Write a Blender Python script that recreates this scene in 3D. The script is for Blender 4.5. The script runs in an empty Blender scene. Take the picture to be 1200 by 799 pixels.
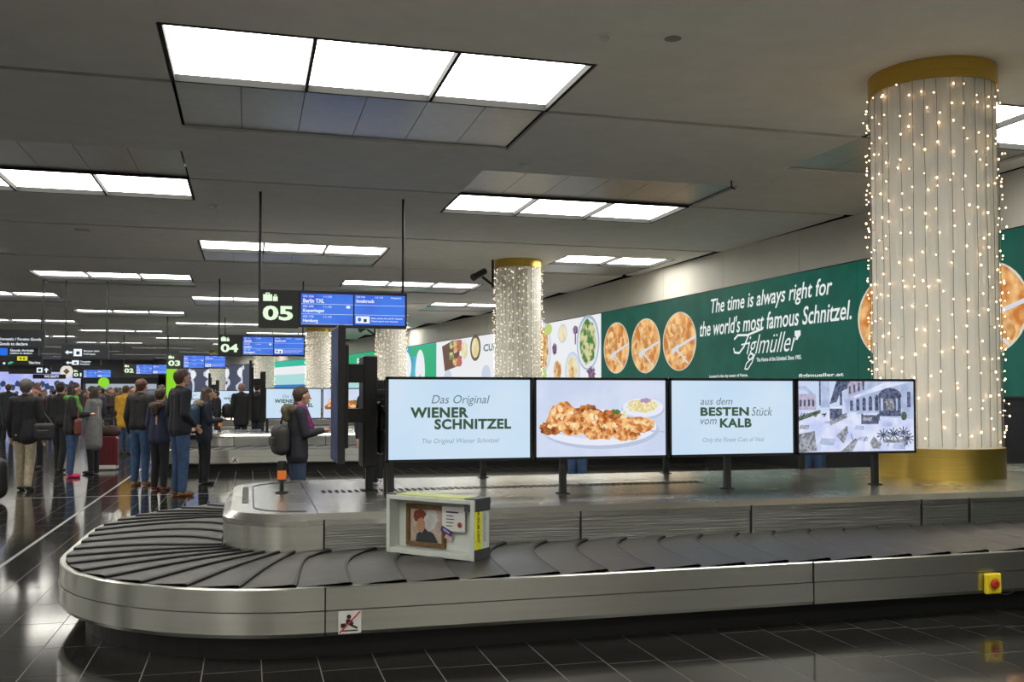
import bpy, bmesh, math, random
from mathutils import Vector, Matrix
random.seed(7)
S = bpy.context.scene
C = S.collection
PI = math.pi

# ------------------------------------------------------------------ camera
TH = math.atan(308/1124.0); PITCH = math.radians(2.0); FPX = 1124.0
cam = bpy.data.cameras.new('camera'); camo = bpy.data.objects.new('camera', cam); C.objects.link(camo)
cam.sensor_width = 36.0; cam.lens = 36.0*FPX/1200.0
camo.location = (0, 0, 1.5)
camo.rotation_euler = (PI/2+PITCH, 0, -TH)
cam.shift_y = (62.5-FPX*math.tan(PITCH))/1200.0
cam.clip_start = 0.05; cam.clip_end = 300
S.camera = camo
# ------------------------------------------------------------------ world, exposure, light levels
w = bpy.data.worlds.new('world'); S.world = w; w.use_nodes = True
w.node_tree.nodes['Background'].inputs[0].default_value = (0.6, 0.65, 0.7, 1)
w.node_tree.nodes['Background'].inputs[1].default_value = 0.05
S.view_settings.view_transform = 'Standard'; S.view_settings.look = 'None'
S.view_settings.exposure = 0.0; S.view_settings.gamma = 1.0; S.view_settings.use_curve_mapping = False
PANEL_E = 10.5        # ceiling light diffusers
SCREEN_E = 0.95      # displays
POSTER_E = 0.85      # backlit posters
BULB_E = 11.0

# ------------------------------------------------------------------ materials
MATS = {}
def base(name):
    m = bpy.data.materials.new(name); m.use_nodes = True
    nt = m.node_tree; return m, nt, nt.nodes['Principled BSDF']
def mat(name, col, rough=0.5, metal=0.0, var=0.0, scale=8.0, bump=0.0, bscale=60.0, stretch=(1,1,1), coat=0.0, rvar=0.0, col2=None, spec=0.5):
    if name in MATS: return MATS[name]
    m, nt, b = base(name)
    b.inputs['Base Color'].default_value = (*col, 1); b.inputs['Roughness'].default_value = rough
    b.inputs['Metallic'].default_value = metal; b.inputs['Specular IOR Level'].default_value = spec
    if coat: b.inputs['Coat Weight'].default_value = coat
    tc = nt.nodes.new('ShaderNodeTexCoord'); mp = nt.nodes.new('ShaderNodeMapping'); mp.inputs['Scale'].default_value = stretch
    nt.links.new(tc.outputs['Object'], mp.inputs['Vector'])
    if var or col2 or rvar:
        n = nt.nodes.new('ShaderNodeTexNoise'); n.inputs['Scale'].default_value = scale; n.inputs['Detail'].default_value = 4
        nt.links.new(mp.outputs[0], n.inputs['Vector'])
        if var or col2:
            r = nt.nodes.new('ShaderNodeValToRGB'); c2 = col2 or tuple(min(1, c*(1+var)) for c in col)
            c1 = col if col2 else tuple(c*(1-var) for c in col)
            r.color_ramp.elements[0].position = 0.32; r.color_ramp.elements[1].position = 0.68
            r.color_ramp.elements[0].color = (*c1, 1); r.color_ramp.elements[1].color = (*c2, 1)
            nt.links.new(n.outputs[0], r.inputs[0]); nt.links.new(r.outputs[0], b.inputs['Base Color'])
        if rvar:
            mr = nt.nodes.new('ShaderNodeMapRange'); mr.inputs['To Min'].default_value = rough-rvar; mr.inputs['To Max'].default_value = rough+rvar
            nt.links.new(n.outputs[0], mr.inputs['Value']); nt.links.new(mr.outputs[0], b.inputs['Roughness'])
    if bump:
        n2 = nt.nodes.new('ShaderNodeTexNoise'); n2.inputs['Scale'].default_value = bscale; n2.inputs['Detail'].default_value = 2
        nt.links.new(mp.outputs[0], n2.inputs['Vector'])
        bp = nt.nodes.new('ShaderNodeBump'); bp.inputs['Strength'].default_value = bump; bp.inputs['Distance'].default_value = 0.01
        nt.links.new(n2.outputs[0], bp.inputs['Height']); nt.links.new(bp.outputs[0], b.inputs['Normal'])
    MATS[name] = m; return m
def emat(name, col, strength=1.0, col2=None, scale=10.0, p0=0.4, p1=0.6, rough=0.55):
    if name in MATS: return MATS[name]
    m, nt, b = base(name)
    b.inputs['Base Color'].default_value = (0.02, 0.02, 0.02, 1); b.inputs['Roughness'].default_value = rough
    b.inputs['Specular IOR Level'].default_value = 0.15; b.inputs['Emission Color'].default_value = (*col, 1); b.inputs['Emission Strength'].default_value = strength
    if col2:
        tc = nt.nodes.new('ShaderNodeTexCoord'); n = nt.nodes.new('ShaderNodeTexNoise'); n.inputs['Scale'].default_value = scale; n.inputs['Detail'].default_value = 3
        r = nt.nodes.new('ShaderNodeValToRGB'); r.color_ramp.elements[0].position = p0; r.color_ramp.elements[1].position = p1
        r.color_ramp.elements[0].color = (*col, 1); r.color_ramp.elements[1].color = (*col2, 1)
        nt.links.new(tc.outputs['Object'], n.inputs['Vector']); nt.links.new(n.outputs[0], r.inputs[0]); nt.links.new(r.outputs[0], b.inputs['Emission Color'])
    MATS[name] = m; return m

steel   = mat('brushed_steel', (0.60, 0.60, 0.55), 0.31, 1.0, var=0.035, scale=1.2, stretch=(0.8, 0.8, 30))
steel_t = mat('steel_top', (0.70, 0.70, 0.66), 0.26, 1.0, var=0.04, scale=2.5, rvar=0.05)
for m_ in (steel,):
    nt_ = m_.node_tree; tg = nt_.nodes.new('ShaderNodeTangent'); tg.direction_type = 'RADIAL'; tg.axis = 'Z'
    b_ = nt_.nodes['Principled BSDF']; b_.inputs['Anisotropic'].default_value = 0.75; b_.inputs['Anisotropic Rotation'].default_value = 0.25; nt_.links.new(tg.outputs[0], b_.inputs['Tangent'])
steel_d = mat('ribbed_steel', (0.33, 0.33, 0.31), 0.42, 1.0, var=0.15, scale=4, bump=0.5, bscale=3, stretch=(0.5, 0.5, 45))
rubber  = mat('belt_rubber', (0.031, 0.029, 0.027), 0.42, 0.0, var=0.25, scale=9, bump=0.06, bscale=120, rvar=0.07)
black   = mat('black_plastic', (0.012, 0.012, 0.014), 0.4)
blackm  = mat('black_metal', (0.02, 0.02, 0.022), 0.35, 0.3)
kick    = mat('kickplate_black', (0.008, 0.008, 0.009), 0.5)
granite = mat('black_granite', (0.022, 0.021, 0.020), 0.10, 0.0, var=0.5, scale=45, rvar=0.03, bump=0.012, bscale=7)
grout   = mat('grout', (0.23, 0.22, 0.21), 0.6)
strip_m = mat('steel_strip', (0.5, 0.5, 0.48), 0.3, 1.0)
ceil_m  = mat('ceiling_white', (0.70, 0.69, 0.65), 0.75, var=0.04, scale=3, bump=0.06, bscale=90)
ceil_r  = mat('ceiling_metal_recess', (0.50, 0.50, 0.50), 0.34, 0.75, var=0.05)
dark_g  = mat('groove_dark', (0.012, 0.012, 0.012), 0.8)
cream   = mat('wall_cream', (0.66, 0.64, 0.57), 0.5, var=0.03, scale=1.5)
wallblk = mat('wall_black_glass', (0.012, 0.012, 0.014), 0.25)
wallgry = mat('wall_grey', (0.28, 0.28, 0.27), 0.6, var=0.08, scale=0.6)
colwhite= mat('column_white', (0.86, 0.86, 0.80), 0.55, bump=0.05, bscale=30, stretch=(1, 1, 0.1))
gold    = mat('brushed_gold', (0.62, 0.43, 0.10), 0.34, 1.0, var=0.08, scale=3, bump=0.03, bscale=3, stretch=(1, 1, 40))
cable   = mat('light_cable', (0.25, 0.23, 0.20), 0.5)
bulb    = emat('warm_bulb', (1.0, 0.62, 0.32), BULB_E)
bulb_far = emat('warm_bulb_dim', (1.0, 0.80, 0.56), 4.5)
diff_m  = emat('light_diffuser', (1.0, 0.97, 0.88), PANEL_E)
yellow  = mat('yellow_paint', (0.85, 0.66, 0.02), 0.4)
red     = mat('red_plastic', (0.55, 0.03, 0.02), 0.35)
white_p = mat('white_plastic', (0.7, 0.7, 0.68), 0.45)
skin    = mat('skin', (0.50, 0.29, 0.20), 0.5, var=0.06)
skin_b  = mat('skin_tan', (0.38, 0.21, 0.14), 0.5, var=0.06)

# ------------------------------------------------------------------ helpers
class MB:
    def __init__(s): s.v = []; s.f = []; s.m = []; s.mats = []
    def mi(s, m):
        if m not in s.mats: s.mats.append(m)
        return s.mats.index(m)
    def add(s, vs, fs, m):
        o = len(s.v); k = s.mi(m); s.v += [tuple(v) for v in vs]
        for f in fs: s.f.append(tuple(i+o for i in f)); s.m.append(k)
        return s
    def box(s, x0, x1, y0, y1, z0, z1, m):
        return s.add([(x0,y0,z0),(x1,y0,z0),(x1,y1,z0),(x0,y1,z0),(x0,y0,z1),(x1,y0,z1),(x1,y1,z1),(x0,y1,z1)],
            [(0,3,2,1),(4,5,6,7),(0,1,5,4),(1,2,6,5),(2,3,7,6),(3,0,4,7)], m)
    def bbox(s, x0, x1, y0, y1, z0, z1, m, b=0.006):
        # box with chamfered edges
        bm = bmesh.new(); bmesh.ops.create_cube(bm, size=1)
        bmesh.ops.scale(bm, vec=(x1-x0, y1-y0, z1-z0), verts=bm.verts)
        bmesh.ops.translate(bm, vec=((x0+x1)/2, (y0+y1)/2, (z0+z1)/2), verts=bm.verts)
        bmesh.ops.bevel(bm, geom=bm.edges[:], offset=b, segments=1, affect='EDGES')
        return s.bm(bm, m)
    def bm(s, bm, m, mtx=None):
        bm.verts.index_update()
        s.add([(mtx @ v.co if mtx else v.co) for v in bm.verts], [[v.index for v in f.verts] for f in bm.faces], m); bm.free(); return s
    def tube(s, p, q, r0, m, r1=None, n=8, cap=True):
        p = Vector(p); q = Vector(q); r1 = r0 if r1 is None else r1
        d = (q-p).normalized(); a = d.orthogonal().normalized(); b = d.cross(a)
        vs = []
        for c, r in ((p, r0), (q, r1)):
            for i in range(n):
                t = 2*PI*i/n; vs.append(c+a*math.cos(t)*r+b*math.sin(t)*r)
        fs = [(i, (i+1) % n, n+(i+1) % n, n+i) for i in range(n)]
        if cap: fs += [tuple(range(n-1, -1, -1)), tuple(range(n, 2*n))]
        return s.add(vs, fs, m)
    def lathe(s, prof, c, m, n=24, axis='z'):
        vs = []; k = len(prof)
        for r, z in prof:
            for i in range(n):
                t = 2*PI*i/n; x, y = r*math.cos(t), r*math.sin(t)
                vs.append((c[0]+x, c[1]+y, c[2]+z) if axis == 'z' else (c[0]+x, c[1]+z, c[2]+y))
        fs = []
        for j in range(k-1):
            for i in range(n): fs.append((j*n+i, j*n+(i+1) % n, (j+1)*n+(i+1) % n, (j+1)*n+i))
        return s.add(vs, fs, m)
    def octa(s, c, r, m):
        x, y, z = c
        return s.add([(x+r,y,z),(x-r,y,z),(x,y+r,z),(x,y-r,z),(x,y,z+r),(x,y,z-r)],
            [(0,2,4),(2,1,4),(1,3,4),(3,0,4),(2,0,5),(1,2,5),(3,1,5),(0,3,5)], m)
    def mesh(s, name):
        me = bpy.data.meshes.new(name); me.from_pydata(s.v, [], s.f)
        for m in s.mats: me.materials.append(m)
        me.polygons.foreach_set('material_index', s.m); me.update(); return me
    def build(s, name, parent=None, smooth=False, loc=None):
        me = s.mesh(name)
        if smooth: me.polygons.foreach_set('use_smooth', [True]*len(me.polygons)); me.set_sharp_from_angle(angle=math.radians(22))
        return link(name, me, parent, loc)
def link(name, me, parent=None, loc=None):
    o = bpy.data.objects.new(name, me); C.objects.link(o)
    if parent: o.parent = parent
    if loc: o.location = loc
    return o
def tag(o, label, cat, group=None, kind=None):
    if label: o['label'] = label
    if cat: o['category'] = cat
    if group: o['group'] = group
    if kind: o['kind'] = kind
    return o
def thing(name, label, cat, loc=(0,0,0), rz=0, group=None):
    o = bpy.data.objects.new(name, None); C.objects.link(o); o.location = loc; o.rotation_euler = (0, 0, rz); o.empty_display_size = 0.1
    return tag(o, label, cat, group)
def copy_tree(o, parent=None):
    c = o.copy(); C.objects.link(c)
    if parent: c.parent = parent
    for ch in list(o.children): copy_tree(ch, c)
    return c

# flat printed graphics: 2D shapes (u right, v up) put on a surface by a mapping function (u, v, d) -> point
def tomesh_text(body, bold=0.0, shear=0.0, sp=1.0, align='LEFT'):
    cu = bpy.data.curves.new('lettering', 'FONT'); cu.body = body; cu.size = 1.0; cu.offset = bold; cu.shear = shear
    cu.space_character = sp; cu.resolution_u = 3
    ob = bpy.data.objects.new('lettering', cu); C.objects.link(ob)
    dg = bpy.context.evaluated_depsgraph_get(); me = bpy.data.meshes.new_from_object(ob.evaluated_get(dg))
    vs = [tuple(v.co)[:2] for v in me.vertices]; fs = [tuple(p.vertices) for p in me.polygons]
    bpy.data.objects.remove(ob); bpy.data.curves.remove(cu); bpy.data.meshes.remove(me)
    return vs, fs
class Flat:
    def __init__(s, mp): s.mb = MB(); s.mp = mp
    def poly(s, pts, m, d=0): s.mb.add([s.mp(u, v, d) for u, v in pts], [tuple(range(len(pts)))], m); return s
    def rect(s, u0, v0, u1, v1, m, d=0): return s.poly([(u0,v0),(u1,v0),(u1,v1),(u0,v1)], m, d)
    def ell(s, u, v, a, b, m, d=0, n=28, rot=0, jit=0, t0=0, t1=2*PI, seed=1):
        rg = random.Random(seed); p = []
        for i in range(n):
            t = t0+(t1-t0)*i/(n if abs(t1-t0-2*PI) < 1e-6 else n-1); k = 1+rg.uniform(-jit, jit); x, y = a*k*math.cos(t), b*k*math.sin(t)
            p.append((u+x*math.cos(rot)-y*math.sin(rot), v+x*math.sin(rot)+y*math.cos(rot)))
        return s.poly(p, m, d)
    def stroke(s, pts, wd, m, d=0):
        for (a, b), (c, e) in zip(pts, pts[1:]):
            L = math.hypot(c-a, e-b) or 1; nx, ny = -(e-b)/L*wd/2, (c-a)/L*wd/2
            ex, ey = (c-a)/L*wd*0.3, (e-b)/L*wd*0.3
            s.poly([(a-nx-ex, b-ny-ey), (c-nx+ex, e-ny+ey), (c+nx+ex, e+ny+ey), (a+nx-ex, b+ny-ey)], m, d)
        return s
    def text(s, body, u0, v0, wdt, hgt, m, d=0, bold=0.0, shear=0.0, sp=1.0):
        vs, fs = tomesh_text(body, bold, shear, sp)
        if not vs: return s
        xs = [v[0] for v in vs]; ys = [v[1] for v in vs]; ax, bx, ay, by = min(xs), max(xs), min(ys), max(ys)
        s.mb.add([s.mp(u0+(x-ax)/(bx-ax)*wdt, v0+(y-ay)/(by-ay)*hgt, d) for x, y in vs], fs, m); return s
    def build(s, name, parent): return s.mb.build(name, parent)

# remeshed soft bodies: a union of tapered capsules becomes one continuous surface
def soft(caps, voxel, it=4, m=None, mats=None, pick=None):
    vs = []; fs = []
    for cp in caps:
        p, r0, q, r1 = Vector(cp[0]), cp[1], Vector(cp[2]), cp[3]; fl = cp[4] if len(cp) > 4 else None
        d = q-p; L = d.length
        if L < 1e-5: d = Vector((0,0,1)); L = 1e-4
        d = d.normalized(); a = Vector((1,0,0)) if abs(d.x) < 0.9 else Vector((0,1,0)); b = d.cross(a).normalized(); a = b.cross(d).normalized()
        n = 12; o = len(vs); rings = []
        for k in range(1, 4): t = -PI/2+k*PI/6; rings.append((p+d*math.sin(t)*r0, r0*math.cos(t)))
        for k in range(0, 3): t = k*PI/6; rings.append((q+d*math.sin(t)*r1, r1*math.cos(t)))
        cen = (p+q)/2
        for c, r in rings:
            for i in range(n):
                t = 2*PI*i/n; off = a*math.cos(t)*r+b*math.sin(t)*r
                if fl: off = Vector((off.x*fl[0], off.y*fl[1], off.z))
                vs.append(c+off)
        e0 = len(vs); vs.append(p-d*r0); vs.append(q+d*r1)
        for j in range(5):
            for i in range(n): fs.append((o+j*n+i, o+j*n+(i+1) % n, o+(j+1)*n+(i+1) % n, o+(j+1)*n+i))
        for i in range(n):
            fs.append((e0, o+(i+1) % n, o+i)); fs.append((e0+1, o+5*n+i, o+5*n+(i+1) % n))
    me = bpy.data.meshes.new('soft'); me.from_pydata([tuple(v) for v in vs], [], fs)
    ob = bpy.data.objects.new('soft', me); C.objects.link(ob)
    r = ob.modifiers.new('r', 'REMESH'); r.mode = 'VOXEL'; r.voxel_size = voxel; r.use_smooth_shade = True
    sm = ob.modifiers.new('s', 'SMOOTH'); sm.factor = 0.5; sm.iterations = it
    dg = bpy.context.evaluated_depsgraph_get(); out = bpy.data.meshes.new_from_object(ob.evaluated_get(dg))
    bpy.data.objects.remove(ob); bpy.data.meshes.remove(me)
    out.materials.clear()
    for x in (mats or [m]): out.materials.append(x)
    if pick:
        out.polygons.foreach_set('material_index', [pick(p.center) for p in out.polygons])
    out.polygons.foreach_set('use_smooth', [True]*len(out.polygons))
    return out

# ------------------------------------------------------------------ the curved wall line (x, y)
WALL = [(10.85,-13),(10.85,13),(10.65,17),(10.5,21),(10.2,27),(9.8,32.2),(9.4,37.7),(8.5,44),(7.8,48.9),(5.7,60.4),(2,74),(-3,88),(-9,100)]
def wallx(Y):
    for (a, b), (c, e) in zip(WALL, WALL[1:]):
        if Y <= e: return a+(c-a)*(Y-b)/(e-b)
    return WALL[-1][0]
def wallmap(Y, z, d):      # u = hall depth
    t = (wallx(Y+0.2)-wallx(Y-0.2))/0.4
    return (wallx(Y)-0.03-d, Y, z)
def shift(Y):
    T = [(-20,0),(15,0),(22,-.3),(28,-.7),(35,-1.2),(40.5,-1.65),(47.5,-2.7),(53,-3.5),(60,-4.7),(65.5,-5.7),(71,-7),(77,-8.4),(84,-9.9),(97,-13)]
    for (a, b), (c, e) in zip(T, T[1:]):
        if Y <= c: return b+(e-b)*(Y-a)/(c-a)
    return -13
H = 4.8; YB = -13.0; YF = 99.0; XL = -28.0

# ================================================================== THE SETTING
# floor
fl = MB().box(XL, 11.2, YB, YF, -0.1, -0.0015, grout).build('floor'); tag(fl, None, None, kind='structure')
TW, TL = 0.31, 0.62
tile_me = MB().box(-TW/2+.0028, TW/2-.0028, -TL/2+.0042, TL/2-.0042, -0.02, 0.0, granite).mesh('floor_tile')
rest = MB(); near = 0
offs = {}
nx0 = int((XL-0.7)/TW); nx1 = int((11.0-0.7)/TW)
for i in range(nx0, nx1):
    xc = 0.70+TW*(i+0.5); o = ((i*0.41) % 1.0)*TL if i % 2 else (((i*0.41)+0.5) % 1.0)*TL
    j = 0
    y = YB+o
    while y+TL < YF:
        yc = y+TL/2; y += TL
        far = math.hypot(xc, yc)
        v = (4.0 < yc < 5.9 and -1.6 < xc < 0.56*yc+2.0) or (5.8 < yc < 11.5 and -0.30*yc-0.3 < xc < -0.75)
        if v and near < 296:
            link('floor_tile', tile_me, fl, (xc, yc, 0)); near += 1
        elif far < 62:
            g = 0.0028; h_ = 0.0042
            rest.add([(xc-TW/2+g, yc-TL/2+h_, 0), (xc+TW/2-g, yc-TL/2+h_, 0), (xc+TW/2-g, yc+TL/2-h_, 0), (xc-TW/2+g, yc+TL/2-h_, 0)], [(0,1,2,3)], granite)
r_ = rest.build('floor_tiles', fl); r_['kind'] = 'stuff'
MB().box(XL, 11, 61.6, YF, -0.02, -0.001, granite).build('far_floor_surface', fl)
MB().box(-2.095, -2.06, -8, 90, -0.01, 0.0015, strip_m).build('expansion_strip', fl)
MB().box(-20, 10.8, 15.25, 15.28, -0.01, 0.0015, strip_m).build('expansion_strip', fl)

# ceiling: dark void, strips with cut-outs
ce = MB().box(XL, 11.2, YB, YF, 5.02, 5.10, dark_g).build('ceiling'); tag(ce, None, None, kind='structure')
grooves = [10.6+4.75*k for k in range(-5, 20)]
rects = []   # (x0, x1, y0, y1) light and recess
lights = []
PW = 1.37
for j in range(-2, 7):
    for typ, y0, bx in (('A', 8.96+12.55*j, -0.8), ('B', 15.42+12.55*j, -5.03)):
        if y0 > 95 or y0 < YB+2: continue
        ly0, ly1 = y0, y0+1.62
        if typ == 'A': ry0, ry1 = y0, y0+3.45
        elif j <= 0: ry0, ry1 = y0-1.75, y0+1.62
        else: ry0, ry1 = y0, y0+3.0
        for n in range(-3, 3):
            x0 = bx+8.38*n+shift(y0); npan = min(3, int((wallx(y0+1)-0.05-x0)/PW)) if x0 < wallx(y0+1) else 0
            if x0 < XL+0.5 or npan < 1: continue
            x1 = x0+PW*npan
            rects.append((x0-0.03, x1+0.03, ry0-0.03, ry1+0.03)); lights.append((x0, x1, ly0, ly1, ry0, ry1, npan))
for a, b in zip(grooves, grooves[1:]):
    a2, b2 = max(a+0.05, YB), min(b-0.05, YF)
    if a2 >= b2: continue
    ys = sorted({a2, b2} | {y for r in rects for y in r[2:] if a2 < y < b2})
    mb = MB(); wx = min(wallx(b), wallx(a))+0.05
    for ya, yb in zip(ys, ys[1:]):
        cut = sorted([(r[0], r[1]) for r in rects if r[2] < (ya+yb)/2 < r[3]]); x = XL
        for c0, c1 in cut:
            if c0 > x: mb.box(x, c0, ya, yb, H, H+0.04, ceil_m)
            x = max(x, c1)
        if x < wx: mb.box(x, wx, ya, yb, H, H+0.04, ceil_m)
    mb.build('ceiling_panel', ce)
# walls
def wallband(mb, z0, z1, m, d=0.0, Y0=-13, Y1=100, thick=0.2):
    pts = [(x, y) for x, y in WALL if Y0 < y < Y1]; pts = [(wallx(Y0), Y0)]+pts+[(wallx(Y1), Y1)]
    for (a, b), (c, e) in zip(pts, pts[1:]):
        a -= d; c -= d
        mb.add([(a,b,z0),(c,e,z0),(c,e,z1),(a,b,z1),(a+thick,b,z0),(c+thick,e,z0),(c+thick,e,z1),(a+thick,b,z1)],
               [(0,1,2,3),(5,4,7,6),(3,2,6,7),(1,0,4,5),(0,3,7,4),(2,1,5,6)], m)
    return mb
wr = wallband(MB(), 0, 4.96, wallblk, d=-0.05).build('wall_right'); tag(wr, None, None, kind='structure')
ypan = [-13+3.0*k for k in range(0, 38)]+[100]
for a, b in zip(ypan, ypan[1:]):
    wallband(MB(), 3.96, 4.80, cream, Y0=a+0.006, Y1=b-0.006, thick=0.04).build('wall_panel', wr)
tag(MB().box(XL-0.2, XL, YB, YF, 0, 5, wallgry).build('wall_left'), None, None, kind='structure')
tag(MB().box(XL, 11.2, YB-0.2, YB, 0, 5, cream).build('wall_back'), None, None, kind='structure')
tag(MB().box(XL, -8.5, YF, YF+0.2, 0, 5, wallgry).build('wall_front'), None, None, kind='structure')

# ================================================================== ceiling lights
near_lab = {}
ORD = ['first','second','third','fourth','fifth','sixth','seventh','eighth','ninth','tenth','eleventh','twelfth','thirteenth','fourteenth','fifteenth','sixteenth']
rows_ = sorted({round(l[2], 1) for l in lights})
def light_row(x0, y0):
    same = sorted([l[0] for l in lights if abs(l[2]-y0) < .3], reverse=True); k = [i for i, v in enumerate(same) if abs(v-x0) < .1][0]
    vis = [v for v in rows_ if v > 5]
    if y0 > 5: return 'ceiling light strip in the %s row of lights, %s from the poster wall' % (ORD[[i for i, v in enumerate(vis) if abs(v-y0) < .3][0]], ORD[k])
    back = [v for v in rows_ if v <= 5][::-1]
    return 'square ceiling light behind the camera, %s row back, %s from the wall' % (ORD[[i for i, v in enumerate(back) if abs(v-y0) < .3][0]], ORD[k])
def light_label(x0, x1, y0):
    k = (round(y0), round(x0))
    N = {(9,-1):'largest lit ceiling panel of three bright squares, top left of centre', (9,8):'bright ceiling panel partly hidden behind the big right column',
         (15,3):'three-square ceiling light in front of the schnitzel wall, centre of the photo', (15,-5):'lit ceiling panel cut by the left edge of the photo, second row',
         (22,-1):'lit ceiling strip just above the 05 carousel sign', (22,7):'lit ceiling panel immediately right of the middle column top',
         (28,-6):'long lit ceiling strip at left in the fourth row, three squares', (28,3):'lit ceiling strip between the 05 sign and the middle column'}
    return N.get(k)
for (x0, x1, y0, y1, r0, r1, npn) in lights:
    lab = light_label(x0, x1, y0)
    t = thing('ceiling_light', lab or light_row(x0, y0), 'ceiling light', ((x0+x1)/2, (y0+y1)/2, H), 0,
              'recessed ceiling light panels' if lab else ('distant ceiling light strips' if y0 > 5 else 'ceiling lights behind the viewer'))
    hx = (x1-x0)/2; hy = (y1-y0)/2; f = MB()
    f.box(-hx-.02, hx+.02, -hy-.02, -hy+.02, -0.003, 0.19, dark_g).box(-hx-.02, hx+.02, hy-.02, hy+.02, -0.003, 0.19, dark_g)
    for k in range(npn+1): f.box(-hx+PW*k-.018, -hx+PW*k+.018, -hy, hy, 0.0, 0.19, dark_g)
    f.build('frame', t)
    for k in range(npn): MB().box(-hx+PW*k+.019, -hx+PW*(k+1)-.019, -hy+.021, hy-.021, 0.07, 0.09, diff_m).build('diffuser', t)
    cy = (y0+y1)/2
    mb = MB()
    for (a, b) in ((r0, y0-.03), (y1+.03, r1)):
        if b-a > 0.5:
            for k in range(npn*2): mb.box(-hx+PW/2*k+.004, -hx+PW/2*(k+1)-.004, a-cy, b-cy, 0.035, 0.06, ceil_r)
    if mb.v: mb.build('service_panel', t)

# ================================================================== ceiling small things
def detector(x, y, r, lab, cat='smoke detector', g=None):
    t = thing('smoke_detector', lab, cat, (x, y, H), 0, g)
    MB().lathe([(0.0,-0.01),(r,-0.01),(r,0.0)], (0,0,0), white_p, 16).build('base', t, True)
    MB().lathe([(0,-0.07),(r*.4,-0.068),(r*.62,-0.045),(r*.66,-0.01)], (0,0,0), white_p, 16).build('sensor_head', t, True)
detector(3.13, 8.19, .075, 'white smoke detector on the ceiling nearest the big column')
detector(-0.63, 17.4, .09, 'small white detector on the ceiling left of centre')
detector(3.78, 13.16, .09, 'small detector between the two central ceiling lights')
detector(7.72, 13.11, .10, 'small white detector on the ceiling left of the big column')
def spk(x, y, r, lab):
    t = thing('ceiling_speaker', lab, 'ceiling speaker', (x, y, H))
    MB().lathe([(r,-0.006),(r,0.0)], (0,0,0), white_p, 20).lathe([(0,-0.012),(r*.85,-0.010),(r,-0.006)], (0,0,0), mat('speaker_grille', (.22,.22,.21), .6), 20).build('grille', t, True)
spk(3.76, 8.08, .08, 'flat round grey speaker right of the smoke detector')
t = thing('emergency_light', 'small rectangular emergency light on the ceiling at left', 'emergency light', (-3.26, 20.73, H))
MB().bbox(-.14, .14, -.06, .06, -.05, 0, white_p).build('housing', t)
t = thing('ceiling_hook', 'small black hook on the ceiling beside the metal recess', 'hook', (7.16, 13.3, H))
MB().tube((0,0,0), (0,0,-.10), .012, black).tube((0,0,-.10), (.06,0,-.13), .012, black).build('hook_arm', t)

# ================================================================== columns with light curtains
def column(x, y, r, lab, zb, strands, nb, rb, lab2, seg=48, grp=None):
    t = thing('column', lab, 'column', (x, y, 0), 0, grp)
    prof = []
    mb = MB(); n = seg*2; vs = []
    for z in (zb+0.02, H-0.02):
        for i in range(n):
            a = 2*PI*i/n; q = r if i % 2 else r-0.006
            vs.append((q*math.cos(a), q*math.sin(a), z))
    mb.add(vs, [(i, (i+1) % n, n+(i+1) % n, n+i) for i in range(n)], colwhite); mb.build('shaft', t)
    MB().lathe([(r+.035,0),(r+.035,zb+0.30),(r-.01,zb+0.30)], (0,0,0), gold, 64).build('base_ring', t, True)
    MB().lathe([(r-.01,H-0.20),(r+.02,H-0.20),(r+.02,H-0.002)], (0,0,0), gold, 64).build('top_ring', t, True)
    c = thing('light_curtain', lab2, 'string lights', (x, y, 0), 0, grp and 'light curtains on the far columns')
    rg = random.Random(int(x*100+y)); z0, z1 = zb+0.32, H-0.21
    for s in range(strands):
        a = 2*PI*(s+rg.uniform(-.2, .2))/strands; R = r+0.012+rg.uniform(0, 0.012); mb = MB(); b2 = MB(); pts = []
        K = 10
        for k in range(K+1):
            z = z1+(z0-z1)*k/K; aa = a+rg.uniform(-.012, .012); pts.append((R*math.cos(aa), R*math.sin(aa), z))
        for p, q in zip(pts, pts[1:]): mb.tube(p, q, 0.0035, cable, n=3, cap=False)
        st = mb.build('light_strand', c)
        for k in range(nb):
            z = z1+(z0-z1)*(k+rg.uniform(.05, .95))/nb; aa = a+rg.uniform(-.05, .05)
            out = R+0.012+rg.uniform(0, 0.02)+(0.03 if rg.random() < .12 else 0)
            b2.octa((out*math.cos(aa), out*math.sin(aa), z), rb*rg.uniform(.6, 1.25), bulb if seg > 40 else bulb_far)
            if seg > 40:
                b2.tube((R*math.cos(a), R*math.sin(a), z+0.012), (out*math.cos(aa), out*math.sin(aa), z), 0.0025, cable, n=3, cap=False)
        bo = b2.build('bulbs', st); bo['kind'] = 'stuff'
column(6.80, 8.35, 0.60, 'largest white column with gold rings, standing in the front carousel', 0.67, 32, 18, 0.0108, 'warm white fairy light curtain around the biggest column')
column(6.39, 22.75, 0.56, 'second column wrapped in lights, behind the schnitzel picture display', 0.67, 34, 26, 0.0105, 'dense fairy light curtain on the second column, camera bracket beside it', 24)
column(5.20, 36.4, 0.56, 'third column, seen just left of the first text display', 0.67, 30, 26, 0.013, 'fairy light curtain on the third column', 24)
column(3.30, 48.5, 0.58, 'fourth column, seen below the 05 sign', 0.67, 28, 26, 0.016, 'fairy light curtain on the fourth column below the 05 sign', 20)
column(0.93, 62.0, 0.58, 'far column with lights, below the right half of the 04 sign', 0.67, 22, 22, 0.015, 'fairy light curtain on the far column below the 04 sign', 16)
column(-2.3, 75.2, 0.58, 'farthest light-wrapped column, right of the 03 sign', 0.1, 18, 20, 0.016, 'fairy light curtain on the farthest column', 16)

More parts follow.
